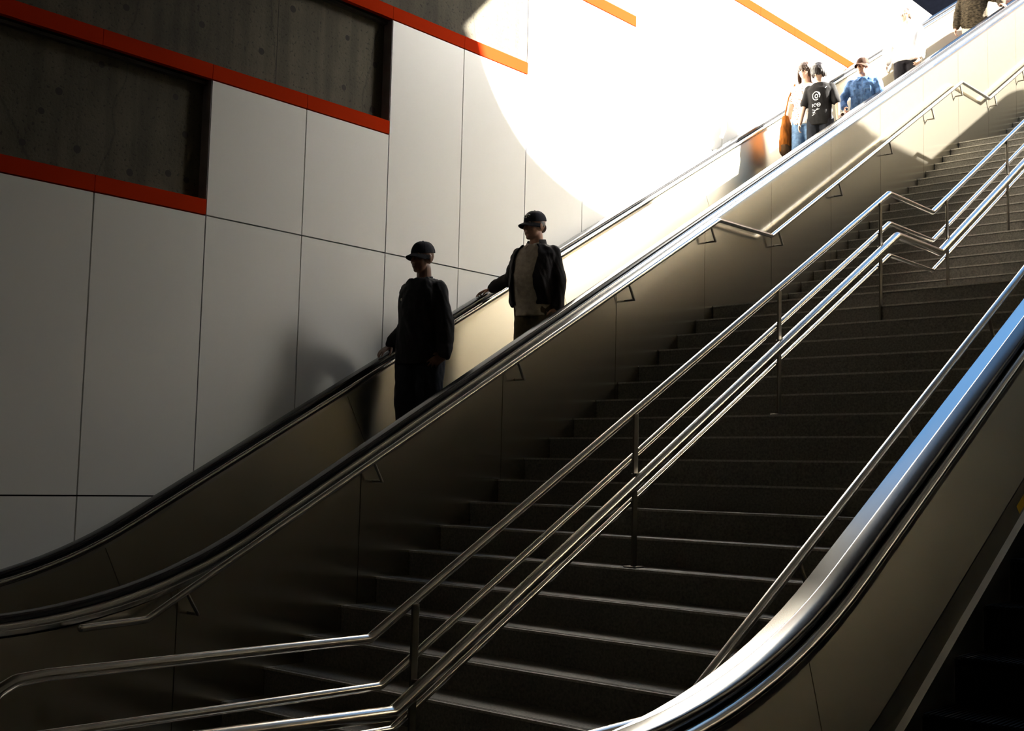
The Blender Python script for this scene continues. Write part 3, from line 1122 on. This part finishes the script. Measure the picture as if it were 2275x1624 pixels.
def trousers(P, name, mat, grow=0.018, z1=1.0, voxel=0.009, wrinkle=0.006, parent=None):
    s, V = P['s'], P['V']
    b = MB()
    b.loft(torso_rings(P, 0.86, z1, grow * 0.8))
    for sd in 'LR':
        b.cone(P['hip' + sd], P['kn' + sd], (0.088 + grow) * s, (0.062 + grow) * s, 16)
        b.cone(P['kn' + sd], P['an' + sd], (0.062 + grow) * s, (0.052 + grow) * s, 16)
    return remeshed(b, name, voxel, mat, P['body'], 5, wrinkle)

def shoes(P, mat):
    s, V = P['s'], P['V']
    for sd in 'LR':
        b = MB()
        an, toe = P['an' + sd], P['toe' + sd]
        b.cone(an - V(0, -0.035, 0.035), toe + V(0, 0, 0.008), 0.049 * s, 0.038 * s, 14)
        b.cone(an - V(0, 0, 0.03), an + V(0, 0, 0.02), 0.05 * s, 0.045 * s, 14)
        o = remeshed(b, 'shoe', 0.009, mat, P['body'], 4)
        for v in o.data.vertices:
            if v.co.z < 0.002:
                v.co.z = 0.002

def cap_hat(P, mat, brim_mat, tilt=0.0):
    s, R, Hd = P['sh'], P['R'], P['Hd']
    b = MB()
    n = 28
    rings = []
    for i in range(8):
        th = (PI / 2) * (1 - i / 8) if i < 8 else 0
        th = PI / 2 * i / 7.5
        rr, zz = math.cos(th) ** 0.75 if i else 1.0, math.sin(th)
        rings.append([Hd(0.083 * rr * math.cos(2 * PI * k / n), 0.012 + 0.103 * rr * math.sin(2 * PI * k / n), 0.036 + 0.092 * zz - 0.012 * math.sin(2 * PI * k / n) * (1 - zz) * -1) for k in range(n)])
    b.loft(rings)
    b.ball(Hd(0, 0.012, 0.129), (0.008 * s, 0.008 * s, 0.005 * s), 10, R)
    crown = b.build('cap', mat, P['body'])
    P['capface'] = cap_front(P)
    # stitched seams of the crown
    b = MB()
    for k in range(6):
        a = PI / 6 + PI * k / 3
        pts = []
        for i in range(9):
            th = PI / 2 * i / 8.2
            rr, zz = math.cos(th) ** 0.75 if i else 1.0, math.sin(th)
            pts.append(Hd(0.0838 * rr * math.cos(a), 0.012 + 0.1038 * rr * math.sin(a), 0.036 + 0.0925 * zz + 0.012 * math.sin(a) * (1 - zz)))
        b.tube(pts, 0.0011 * s, 6)
    b.build('seam', brim_mat, crown)
    # brim
    b = MB()
    top, bot = [], []
    rows = 6
    for j in range(rows):
        row_t, row_b = [], []
        t_ = j / (rows - 1)
        for k in range(17):
            a = PI + PI * k / 16
            x = 0.082 * math.cos(a)
            y0_ = 0.012 + 0.101 * math.sin(a)
            y = y0_ - t_ * 0.062 * abs(math.sin(a)) ** 0.6
            z = 0.030 - 0.012 * abs(math.cos(a)) ** 2 * 1.6 - t_ * 0.027
            row_t.append(Hd(x, y, z + 0.003)); row_b.append(Hd(x, y, z - 0.003))
        top.append(row_t); bot.append(row_b)
    rings = [t2 + list(reversed(b2)) for t2, b2 in zip(top, bot)]
    b.loft(rings)
    b.build('brim', brim_mat, crown)
    return crown

def cap_front(P):
    Hd = P['Hd']
    def capface(x, z):
        """point on the front of the crown"""
        zz = max(0, min(0.99, (z - 0.036) / 0.092))
        rr = max(0.1, math.cos(math.asin(zz))) ** 0.75
        xx = max(-0.99, min(0.99, x / (0.083 * rr)))
        return Hd(x, 0.012 - 0.1045 * rr * math.sqrt(1 - xx * xx), z)
    return capface

def hair_cap(P, mat, length=0.0, fringe=0.0, voxel=0.006, thick=0.010, strands=0):
    s, R, Hd = P['sh'], P['R'], P['Hd']
    b = MB()
    b.ball(Hd(0, 0.022, 0.036), ((0.077 + thick) * s, (0.092 + thick) * s, (0.088 + thick) * s), 24, R)
    b.ball(Hd(0, 0.034, 0.0), ((0.072 + thick) * s, (0.070 + thick) * s, (0.080 + thick) * s), 22, R)
    rnd = random.Random(5)
    for k in range(strands):
        a = 2 * PI * k / strands
        # lock hanging from the crown
        ca, sa = math.cos(a), math.sin(a)
        front = sa < -0.25
        L_ = fringe if front else length
        if L_ <= 0:
            continue
        L_ *= rnd.uniform(0.75, 1.1)
        rx, ry = 0.079 + thick * 0.5, 0.095 + thick * 0.5
        p0 = Hd(rx * 0.72 * ca, 0.016 + ry * 0.72 * sa, 0.100)
        p1 = Hd(rx * 1.02 * ca, 0.016 + ry * 1.02 * sa, 0.052)
        p2 = Hd(rx * 1.06 * ca + rnd.uniform(-.006, .006), 0.016 + ry * 1.05 * sa, 0.052 - L_ * 0.55)
        p3 = Hd(rx * 1.0 * ca + rnd.uniform(-.012, .012), 0.016 + ry * 1.0 * sa, 0.052 - L_)
        b.tube([p0, p1, p2, p3], [0.016 * s, 0.018 * s, 0.014 * s, 0.003 * s], 8)
    o = remeshed(b, 'hair', voxel, mat, P['body'], 2, 0.003, 60, 0.3)
    return o

def to_local(P_loc, rz, p):
    v = Vector(p) - Vector(P_loc)
    return Matrix.Rotation(-rz, 3, 'Z') @ v

M['eye'] = plain('eye_dark', (0.03, 0.025, 0.02), 0.2)
def skin_mat(name, c):
    return plain(name, c, 0.5, spec=0.4, var=0.07, scale=30)
M['skin_a'] = skin_mat('skin_brown', (0.15, 0.075, 0.046))
M['skin_b'] = skin_mat('skin_tan', (0.40, 0.21, 0.14))
M['skin_c'] = skin_mat('skin_pale', (0.62, 0.40, 0.29))
def cloth(name, c, var=0.18, rough=0.85):
    return plain(name, c, rough, spec=0.2, var=var, scale=26, bump=0.25, bscale=220)
M['black_knit'] = cloth('black_sweatshirt_cloth', (0.014, 0.013, 0.014))
M['dark_denim'] = cloth('dark_denim', (0.017, 0.019, 0.026))
M['black_cap'] = cloth('black_cap_cloth', (0.013, 0.013, 0.020))
M['black_brim'] = cloth('black_brim_cloth', (0.010, 0.010, 0.013))
M['jacket'] = cloth('dark_jacket_cloth', (0.020, 0.017, 0.018))
M['beige'] = cloth('beige_shirt_cloth', (0.40, 0.34, 0.27))
M['khaki'] = cloth('khaki_cloth', (0.085, 0.068, 0.042))
M['emblem'] = plain('white_stitching', (0.75, 0.77, 0.8), 0.7)
M['grey_hair'] = plain('grey_hair', (0.22, 0.20, 0.18), 0.6)
M['black_hair'] = plain('black_hair', (0.016, 0.012, 0.011), 0.42, var=0.3, scale=60)
M['brown_hair'] = plain('brown_hair', (0.045, 0.025, 0.016), 0.45, var=0.3, scale=60)
M['tee'] = cloth('black_tee_cloth', (0.010, 0.009, 0.009))
M['white_cloth'] = cloth('white_cloth', (0.72, 0.71, 0.70), 0.05)
M['denim'] = cloth('blue_denim', (0.075, 0.155, 0.32), 0.45)
M['denim_pale'] = cloth('pale_denim', (0.13, 0.22, 0.36), 0.3)
M['dark_shoe'] = plain('dark_shoe_leather', (0.015, 0.013, 0.012), 0.4)
M['black_trs'] = cloth('black_trouser_cloth', (0.010, 0.009, 0.011))
M['brown_knit'] = plain('mottled_brown_knit', (0.050, 0.037, 0.022), 0.9, spec=0.1, var=0.8, scale=24, stretch=(1, 1, 3))
M['sleeve'] = cloth('dark_plum_cloth', (0.016, 0.011, 0.013))
M['cream'] = cloth('cream_cloth', (0.52, 0.47, 0.36))
M['orange'] = plain('orange_brown_cloth', (0.30, 0.095, 0.012), 0.8, spec=0.15, var=0.45, scale=12, stretch=(3, 3, 0.6))
M['brown_bag'] = cloth('brown_bag_cloth', (0.10, 0.055, 0.025))
M['brown_cap'] = cloth('brown_cap_cloth', (0.05, 0.022, 0.012))
M['cam_white'] = plain('pale_plastic', (0.6, 0.58, 0.55), 0.4)
M['lens'] = plain('dark_lens', (0.02, 0.015, 0.012), 0.1)

def print_tex_mat():
    """white blouse with a warm scattered pattern"""
    mt, t, b = new_mat('patterned_blouse_cloth')
    tc = t.nodes.new('ShaderNodeTexCoord')
    v = t.nodes.new('ShaderNodeTexVoronoi'); v.inputs['Scale'].default_value = 42
    t.links.new(tc.outputs['Object'], v.inputs['Vector'])
    r = t.nodes.new('ShaderNodeValToRGB')
    r.color_ramp.elements[0].position = 0.22; r.color_ramp.elements[0].color = (0.25, 0.09, 0.02, 1)
    r.color_ramp.elements[1].position = 0.34; r.color_ramp.elements[1].color = (0.74, 0.70, 0.66, 1)
    t.links.new(v.outputs['Distance'], r.inputs[0])
    t.links.new(r.outputs[0], b.inputs['Base Color'])
    b.inputs['Roughness'].default_value = 0.9
    b.inputs['Specular IOR Level'].default_value = 0.2
    return mt
M['blouse'] = print_tex_mat()

def stand_z(y):
    """tread of the left escalator below y"""
    k = math.floor((y - 6.73) / ES_T + 1e-6)
    return zH(6.73) - 0.88 + ES_R * k
XF = XLL + 0.172               # far belt
XN = XL - 0.172                # near belt

# --- front man: black cap, black sweatshirt, right hand on the far belt
loc = Vector((-7.10, 6.89, stand_z(6.89))); rz = math.radians(5)
hb = to_local(loc, rz, (XF + 0.02, 6.93, zH(6.93) + 0.050))
P1 = make_person('person in black cap and black sweatshirt, one hand on the belt, lower on the escalator', loc, rz, 1.87, M['skin_a'],
                 Vector((0.285, -0.02, 0.86)), hb, hand_dir=(Vector((-0.3, -0.75, -0.5)), to_local((0, 0, 0), rz, (-0.05, -0.85, -0.46))),
                 palm=(Vector((-0.6, 0.6, -0.3)), Vector((0, 0.2, -1))), build=0.87, belly=0.02, head_rot=(math.radians(-4), math.radians(3)), voxel=0.0055,
                 poleL=(0.9, 0.75, 0.1), poleR=(0.1, 0.95, -0.1), curl=(0.7, 0.35), stance=0.075, hs=1.03)
g1 = top_garment(P1, 'sweatshirt', M['black_knit'], 0.80, 1.475, 0.040, 1.93, flare=0.06, sleeve_r=(0.066, 0.072, 0.060), wrinkle=0.012)
trousers(P1, 'trousers', M['dark_denim'], 0.040, wrinkle=0.010)
shoes(P1, M['dark_shoe'])
c1 = cap_hat(P1, M['black_cap'], M['black_brim'])
b = MB()
cpts = [P1['L'](P1['V'](0.072 * math.cos(a), 0.008 + 0.066 * math.sin(a) - 0.006, 1.482 + 0.014 * math.sin(a))) for a in [2 * PI * k / 24 for k in range(25)]]
b.tube(cpts, 0.008, 8)
b.build('collar', M['black_brim'], g1)
b = MB()
for k in range(3):      # pale stitched emblem on the cap front
    b.tube([P1['capface'](-0.012 + 0.010 * k, 0.066), P1['capface'](-0.009 + 0.010 * k, 0.090)], 0.0018, 6)
b.build('cap_emblem', M['jacket'], c1)
b = MB()
q = P1['L'](P1['V'](-0.085, -0.150, 1.30))
b.ball(q, (0.008, 0.004, 0.014), 10)
b.build('chest_badge', M['beige'], g1)

# --- second man: cap with white emblem, open jacket over beige shirt, right hand on the far belt
loc = Vector((-6.85, 8.03, stand_z(8.03))); rz = math.radians(10)
hb = to_local(loc, rz, (XF + 0.09, 8.10, zH(8.10) + 0.034))
P2 = make_person('person in dark jacket over beige shirt, cap with white emblem, reaching to the belt', loc, rz, 1.685, M['skin_b'],
                 Vector((0.26, -0.03, 0.79)), hb, hand_dir=(Vector((-0.1, -0.35, -0.9)), to_local((0, 0, 0), rz, (-0.75, -0.55, -0.3))),
                 palm=(Vector((-0.8, 0.4, 0)), Vector((0, 0.1, -1))), build=1.10, belly=0.055, head_rot=(math.radians(-22), math.radians(4)), voxel=0.0055,
                 poleL=(0.9, 0.5, 0.0), poleR=(-0.2, 0.7, -0.7), curl=(0.5, 0.35), hs=1.13, stance=0.08)
s2 = P2['s']
sh = top_garment(P2, 'shirt', M['beige'], 0.80, 1.475, 0.029, 0.4, flare=0.035, wrinkle=0.005, sleeve_r=(0.050, 0.050, 0.045))
# open jacket: thick shell cut away at the front
jk = MB()
s_, L_ = P2['s'], P2['L']
outer_r = torso_rings(P2, 0.90, 1.47, 0.054, 0.04)
inner_r = torso_rings(P2, 0.90, 1.47, 0.030, 0.04)
n_ = 20
rings = []
idx = [k % n_ for k in range(16, 16 + 19)]
def opened(ring):
    """open arc: keep all but the front (-Y) gap"""
    out = []
    m_ = 40
    for k in range(m_ + 1):
        t_ = k / m_
        a = -PI / 2 + 0.42 + t_ * (2 * PI - 0.42 - 0.62)
        f_ = (a % (2 * PI)) / (2 * PI) * n_
        i = int(f_) % n_
        u_ = f_ - int(f_)
        out.append(ring[i].lerp(ring[(i + 1) % n_], u_))
    return out
for ro, ri in zip(outer_r, inner_r):
    rings.append(opened(ro) + list(reversed(opened(ri))))
jk.loft(rings)
for sd in 'LR':
    jk.cone(P2['sh' + sd], P2['el' + sd], 0.066 * s_, 0.072 * s_, 16)
    d_ = (P2['wr' + sd] - P2['el' + sd])
    jk.cone(P2['el' + sd], P2['el' + sd] + d_ * 0.92, 0.072 * s_, 0.055 * s_, 16)
    jk.cone(P2['el' + sd] + d_ * 0.80, P2['el' + sd] + d_ * 0.95, 0.060 * s_, 0.050 * s_, 14)
jac = remeshed(jk, 'jacket', 0.009, M['jacket'], P2['body'], 4, 0.009)
# turned-up collar
b = MB()
ra, rb = [], []
cring = []
for k in range(17):
    a = -PI / 2 + 0.75 + k / 16 * (2 * PI - 1.5)
    lo_p = L_(P2['V'](0.092 * math.cos(a), 0.010 + 0.088 * math.sin(a), 1.445 + 0.02 * math.sin(a)))
    hi_p = L_(P2['V'](0.086 * math.cos(a), 0.018 + 0.082 * math.sin(a), 1.525 + 0.012 * math.sin(a)))
    lo2 = L_(P2['V'](0.112 * math.cos(a), 0.010 + 0.106 * math.sin(a), 1.440 + 0.02 * math.sin(a)))
    cring.append([lo_p, hi_p, lo2])
b.loft(cring)
b.build('collar', M['jacket'], jac)
b = MB()
for sg in (-1, 1):      # shirt collar points
    b.loft([[L_(P2['V'](sg * 0.02, -0.075, 1.475)), L_(P2['V'](sg * 0.066, -0.045, 1.490)), L_(P2['V'](sg * 0.050, -0.095, 1.432))],
            [L_(P2['V'](sg * 0.02, -0.083, 1.473)), L_(P2['V'](sg * 0.072, -0.051, 1.490)), L_(P2['V'](sg * 0.052, -0.104, 1.430))]])
b.build('shirt_collar', M['beige'], sh)
b = MB()
for k in range(3):
    q = L_(P2['V'](0.0, -(0.14 + (0.035 if 0.98 < 1.36 - 0.085 * k < 1.25 else 0.0)), 1.37 - 0.085 * k))
    b.ball(q, (0.005, 0.004, 0.005), 10)
b.build('button', M['beige'], sh)
trousers(P2, 'trousers', M['khaki'], 0.026, z1=0.97, wrinkle=0.009)
shoes(P2, M['dark_shoe'])
c2 = cap_hat(P2, M['black_cap'], M['black_brim'])
b = MB()
Hd = P2['Hd']
capface = P2['capface']
b.tube([capface(-0.030, 0.066), capface(-0.022, 0.082), capface(-0.008, 0.092), capface(0.002, 0.090)], 0.0026, 6)
b.tube([capface(-0.026, 0.066), capface(-0.008, 0.070)], 0.0030, 6)
b.tube([capface(0.004, 0.093), capface(0.020, 0.093), capface(0.038, 0.084)], 0.0034, 6)
b.tube([capface(0.010, 0.090), capface(0.010, 0.066)], 0.0030, 6)
b.tube([capface(0.010, 0.079), capface(0.026, 0.077), capface(0.033, 0.072)], 0.0028, 6)
b.tube([capface(0.000, 0.064), capface(0.018, 0.064)], 0.0026, 6)
b.build('cap_emblem', M['emblem'], c2)
b = MB()
for sg in (-1, 1):
    b.ball(Hd(sg * 0.073, 0.03, 0.012), (0.010 * s2, 0.035 * s2, 0.03 * s2), 12, P2['R'])
b.ball(Hd(0, 0.085, -0.01), (0.06 * s2, 0.022 * s2, 0.045 * s2), 14, P2['R'])
b.build('hair', M['grey_hair'], P2['body'])

# --- woman with bob and orange bag, beside the boy
loc = Vector((-7.00, 13.34, stand_z(13.34))); rz = math.radians(6)
P3 = make_person('person with dark bob in a patterned pale top, orange bag on the right arm', loc, rz, 1.61, M['skin_c'],
                 Vector((0.22, -0.06, 0.80)), Vector((-0.24, -0.03, 0.80)), build=0.88, head_rot=(math.radians(-4), math.radians(2)), voxel=0.007,
                 poleL=(0.6, 0.6, 0), poleR=(-0.6, 0.6, 0))
top_garment(P3, 'blouse', M['blouse'], 0.88, 1.44, 0.020, 0.55, flare=0.04, sleeve_r=(0.062, 0.058, 0.05), voxel=0.010, wrinkle=0.005)
b3 = trousers(P3, 'jeans', M['denim_pale'], 0.016, voxel=0.010)
shoes(P3, M['dark_shoe'])
hair_cap(P3, M['brown_hair'], 0.25, 0.065, strands=50, voxel=0.006, thick=0.020)
b = MB()
b.loft([ell(-0.10, -0.115, 0.90, 0.10, 0.030, 16), ell(-0.10, -0.118, 0.70, 0.105, 0.032, 16), ell(-0.10, -0.10, 0.45, 0.10, 0.034, 16)])
# her bag hangs from the shoulder
bx = MB()
bag_c = P3['body'].matrix_basis
bx.loft([ell(0, 0, 0.52, 0.035, 0.070, 18), ell(0, 0, 0.40, 0.055, 0.105, 18), ell(0, 0, 0.18, 0.070, 0.135, 18), ell(0, 0, 0.04, 0.062, 0.125, 18), ell(0, 0, 0.0, 0.03, 0.09, 18)])
bag = empty('shoulder_bag', (loc.x - 0.24, loc.y - 0.05, loc.z + 0.44), rz)
tag(bag, 'long orange and brown cloth bag hanging at the side of the woman with a bob', 'bag')
def bag_part(mb, nm, mat, vox=0.01, wr_=0.008):
    return remeshed(mb, nm, vox, mat, bag, 4, wr_)
bag_part(bx, 'pouch', M['orange'])
bx = MB()
bx.loft([ell(0, 0, 0.13, 0.072, 0.136, 18), ell(0, 0, 0.04, 0.066, 0.130, 18), ell(0, 0, -0.004, 0.035, 0.095, 18)])
bag_part(bx, 'base', M['brown_bag'], 0.01, 0.002)
bx = MB()
bx.tube([(0.0, -0.05, 0.50), (0.045, -0.03, 0.75), (0.10, 0.03, 0.925), (0.08, 0.09, 0.85), (0.03, 0.07, 0.50)], 0.010, 8)
bx.build('strap', M['orange'], bag)

# --- boy in a black T-shirt with a white print
loc = Vector((-6.74, 13.22, stand_z(13.22))); rz = math.radians(12)
P4 = make_person('person with black fringe and black T-shirt with white print, head bowed', loc, rz, 1.51, M['skin_c'],
                 Vector((0.235, -0.06, 0.76)), Vector((-0.225, -0.10, 0.74)), build=0.92, head_rot=(math.radians(-12), math.radians(20)), voxel=0.007,
                 poleL=(0.6, 0.6, 0), poleR=(-0.6, 0.6, 0))
ts = top_garment(P4, 'tee_shirt', M['tee'], 0.84, 1.47, 0.022, 0.78, flare=0.02, sleeve_r=(0.066, 0.066, 0.05), voxel=0.009, wrinkle=0.005)
trousers(P4, 'jeans', M['dark_denim'], 0.018, voxel=0.010)
shoes(P4, M['dark_shoe'])
hair_cap(P4, M['black_hair'], 0.135, 0.105, strands=60, voxel=0.006, thick=0.022)
s4 = P4['s']
from mathutils.bvhtree import BVHTree
def decal(o, strokes, r, mat, name):
    """raised print: strokes given in the x-z plane, pressed onto the front of a garment"""
    bm = bmesh.new(); bm.from_mesh(o.data)
    tree = BVHTree.FromBMesh(bm)
    b_ = MB()
    for st in strokes:
        pts = []
        for x, z in st:
            h = tree.ray_cast(Vector((x, -1, z)), Vector((0, 1, 0)))
            if h[0] is not None:
                pts.append(h[0] + Vector((0, -0.0012, 0)))
        if len(pts) > 1:
            b_.tube(pts, r, 6)
    bm.free()
    return b_.build(name, mat, o)
def arc(cx, cz, rx, rz_, a0, a1, n=14):
    return [(cx + rx * math.cos(a0 + (a1 - a0) * k / n), cz + rz_ * math.sin(a0 + (a1 - a0) * k / n)) for k in range(n + 1)]
z4 = 1.10 * s4 / 1.0
cx = -0.02
decal(ts, [arc(cx, 1.08, 0.042, 0.052, 0.2, 2 * PI - 0.9), arc(cx + 0.005, 1.075, 0.018, 0.022, 0, 2 * PI), arc(cx + 0.02, 1.085, 0.028, 0.04, -0.8, 1.2, 8)], 0.0060, M['emblem'], 'round_print')
decal(ts, [[(cx - 0.045, 0.985), (cx - 0.045, 0.945)], arc(cx - 0.012, 0.967, 0.018, 0.016, 0.4, 5.0, 9), arc(cx + 0.032, 0.967, 0.020, 0.021, 0, 2 * PI, 10),
           [(cx + 0.022, 0.967), (cx + 0.042, 0.967)]], 0.0050, M['emblem'], 'letter_print')
decal(ts, [[(cx - 0.05, 0.915), (cx - 0.01, 0.90), (cx + 0.04, 0.915)], [(cx - 0.04, 0.865), (cx + 0.02, 0.925)], [(cx - 0.045, 0.885), (cx - 0.02, 0.88), (cx - 0.01, 0.86)],
           [(cx - 0.05, 0.84), (cx - 0.02, 0.855)], [(0.085, 1.17), (0.098, 1.19)]], 0.0045, M['emblem'], 'squiggle_print')

# --- person in denim jacket and brown cap leaning on the near belt
loc = Vector((-6.40, 13.73, stand_z(13.73))); rz = math.radians(14)
hb = to_local(loc, rz, (XN - 0.02, 13.46, zH(13.46) + 0.055))
P5 = make_person('person in faded denim jacket and brown cap, holding a pale camera', loc, rz, 1.42, M['skin_b'],
                 Vector((0.25, -0.10, 0.66)), Vector((-0.20, -0.20, 0.78)), hand_dir=(None, Vector((0.1, -0.6, -0.7))),
                 palm=(None, Vector((0.6, 0.3, 0))), build=1.12, belly=0.02, head_rot=(math.radians(-20), math.radians(4)), lean=0.10, voxel=0.007,
                 poleL=(0.9, 0.6, 0.1), poleR=(-0.7, 0.6, 0), curl=(0.4, 0.9), hs=1.1)
j5 = top_garment(P5, 'denim_jacket', M['denim'], 0.86, 1.475, 0.030, 1.9, flare=0.02, sleeve_r=(0.078, 0.068, 0.052), voxel=0.009, wrinkle=0.012)
decal(j5, [[(-0.002, 1.16), (0.0, 1.0), (-0.004, 0.80)], [(-0.10, 1.02), (-0.03, 1.02)], [(0.03, 1.02), (0.10, 1.02)], [(-0.10, 1.02), (-0.10, 0.95), (-0.03, 0.95), (-0.03, 1.02)],
           [(0.03, 1.02), (0.03, 0.95), (0.10, 0.95), (0.10, 1.02)]], 0.004, M['denim_pale'], 'stitching')
trousers(P5, 'trousers', M['dark_denim'], 0.020, voxel=0.010)
shoes(P5, M['dark_shoe'])
cap_hat(P5, M['brown_cap'], M['brown_cap'])
b = MB()
for sg in (-1, 1):
    b.loft([[P5['L'](P5['V'](sg * 0.02, -0.080, 1.475)), P5['L'](P5['V'](sg * 0.080, -0.040, 1.495)), P5['L'](P5['V'](sg * 0.065, -0.115, 1.415))],
            [P5['L'](P5['V'](sg * 0.02, -0.092, 1.472)), P5['L'](P5['V'](sg * 0.088, -0.046, 1.495)), P5['L'](P5['V'](sg * 0.068, -0.128, 1.412))]])
b.build('collar', M['denim'], j5)
wr_w = loc + Matrix.Rotation(rz, 3, 'Z') @ P5['wrR']
cm = empty('hand_camera', (wr_w.x + 0.005, wr_w.y - 0.07, wr_w.z - 0.12), rz)
tag(cm, 'small pale camera with a dark lens in the hand of the denim-jacketed person', 'camera')
b = MB(); b.loft([ell(0, 0, -0.045, 0.045, 0.035, 18), ell(0, 0, -0.03, 0.058, 0.045, 18), ell(0, 0, 0.03, 0.058, 0.045, 18), ell(0, 0, 0.045, 0.045, 0.035, 18)])
b.build('body', M['cam_white'], cm)
b = MB(); b.tube([(0.012, -0.03, 0), (0.018, -0.085, 0.0)], 0.027, 18)
lb = b.build('lens_barrel', M['cam_white'], cm)
b = MB(); b.tube([(0.018, -0.0845, 0), (0.0185, -0.088, 0.0)], 0.021, 18)
b.build('lens', M['lens'], lb)

# --- person in a white shirt and black trousers
loc = Vector((-6.70, 15.72, stand_z(15.72))); rz = math.radians(8)
P6 = make_person('person with shaved head in a loose white shirt and black trousers', loc, rz, 1.60, M['skin_c'],
                 Vector((0.22, -0.14, 0.78)), Vector((-0.27, -0.04, 0.82)), build=1.05, head_rot=(math.radians(-24), math.radians(2)), voxel=0.007,
                 poleL=(0.8, 0.6, 0), poleR=(-0.8, 0.6, 0), hand_dir=(Vector((-0.35, -0.5, -0.75)), None), curl=(0.4, 0.5))
top_garment(P6, 'white_shirt', M['white_cloth'], 0.90, 1.475, 0.036, 1.82, flare=0.04, sleeve_r=(0.078, 0.074, 0.060), voxel=0.010, wrinkle=0.010)
trousers(P6, 'trousers', M['black_trs'], 0.026, voxel=0.010)
shoes(P6, M['dark_shoe'])
hair_cap(P6, M['brown_hair'], thick=-0.0015, voxel=0.006)

# --- person in a dark mottled sweater near the top, head above the frame
loc = Vector((-6.62, 18.06, stand_z(18.06))); rz = math.radians(6)
hb = to_local(loc, rz, (XN - 0.03, 17.90, zH(17.90) + 0.055))
P7 = make_person('person in dark mottled brown sweater and cream trousers, highest on the escalator', loc, rz, 1.64, M['skin_b'],
                 hb, Vector((-0.26, -0.10, 0.80)), hand_dir=(to_local((0, 0, 0), rz, (0.6, -0.6, -0.4)), None), palm=(Vector((0, 0, -1)), None),
                 build=1.08, belly=0.02, head_rot=(math.radians(-20), 0.05), voxel=0.007, poleL=(0.9, 0.6, 0), poleR=(-0.8, 0.6, 0), curl=(0.4, 0.7))
k7 = top_garment(P7, 'sweater', M['brown_knit'], 0.84, 1.46, 0.034, 1.85, flare=0.03, sleeve_r=(0.080, 0.072, 0.056), voxel=0.010, wrinkle=0.012)
trousers(P7, 'trousers', M['cream'], 0.024, voxel=0.010)
shoes(P7, M['dark_shoe'])
hair_cap(P7, M['black_hair'], thick=0.004, voxel=0.007)
b = MB()
b.loft([[P7['L'](P7['V'](-0.05, -0.10, 1.46)), P7['L'](P7['V'](0.05, -0.10, 1.46)), P7['L'](P7['V'](0.0, -0.155, 1.33))],
        [P7['L'](P7['V'](-0.05, -0.115, 1.46)), P7['L'](P7['V'](0.05, -0.115, 1.46)), P7['L'](P7['V'](0.0, -0.168, 1.33))]])
b.build('shirt_front', M['white_cloth'], k7)
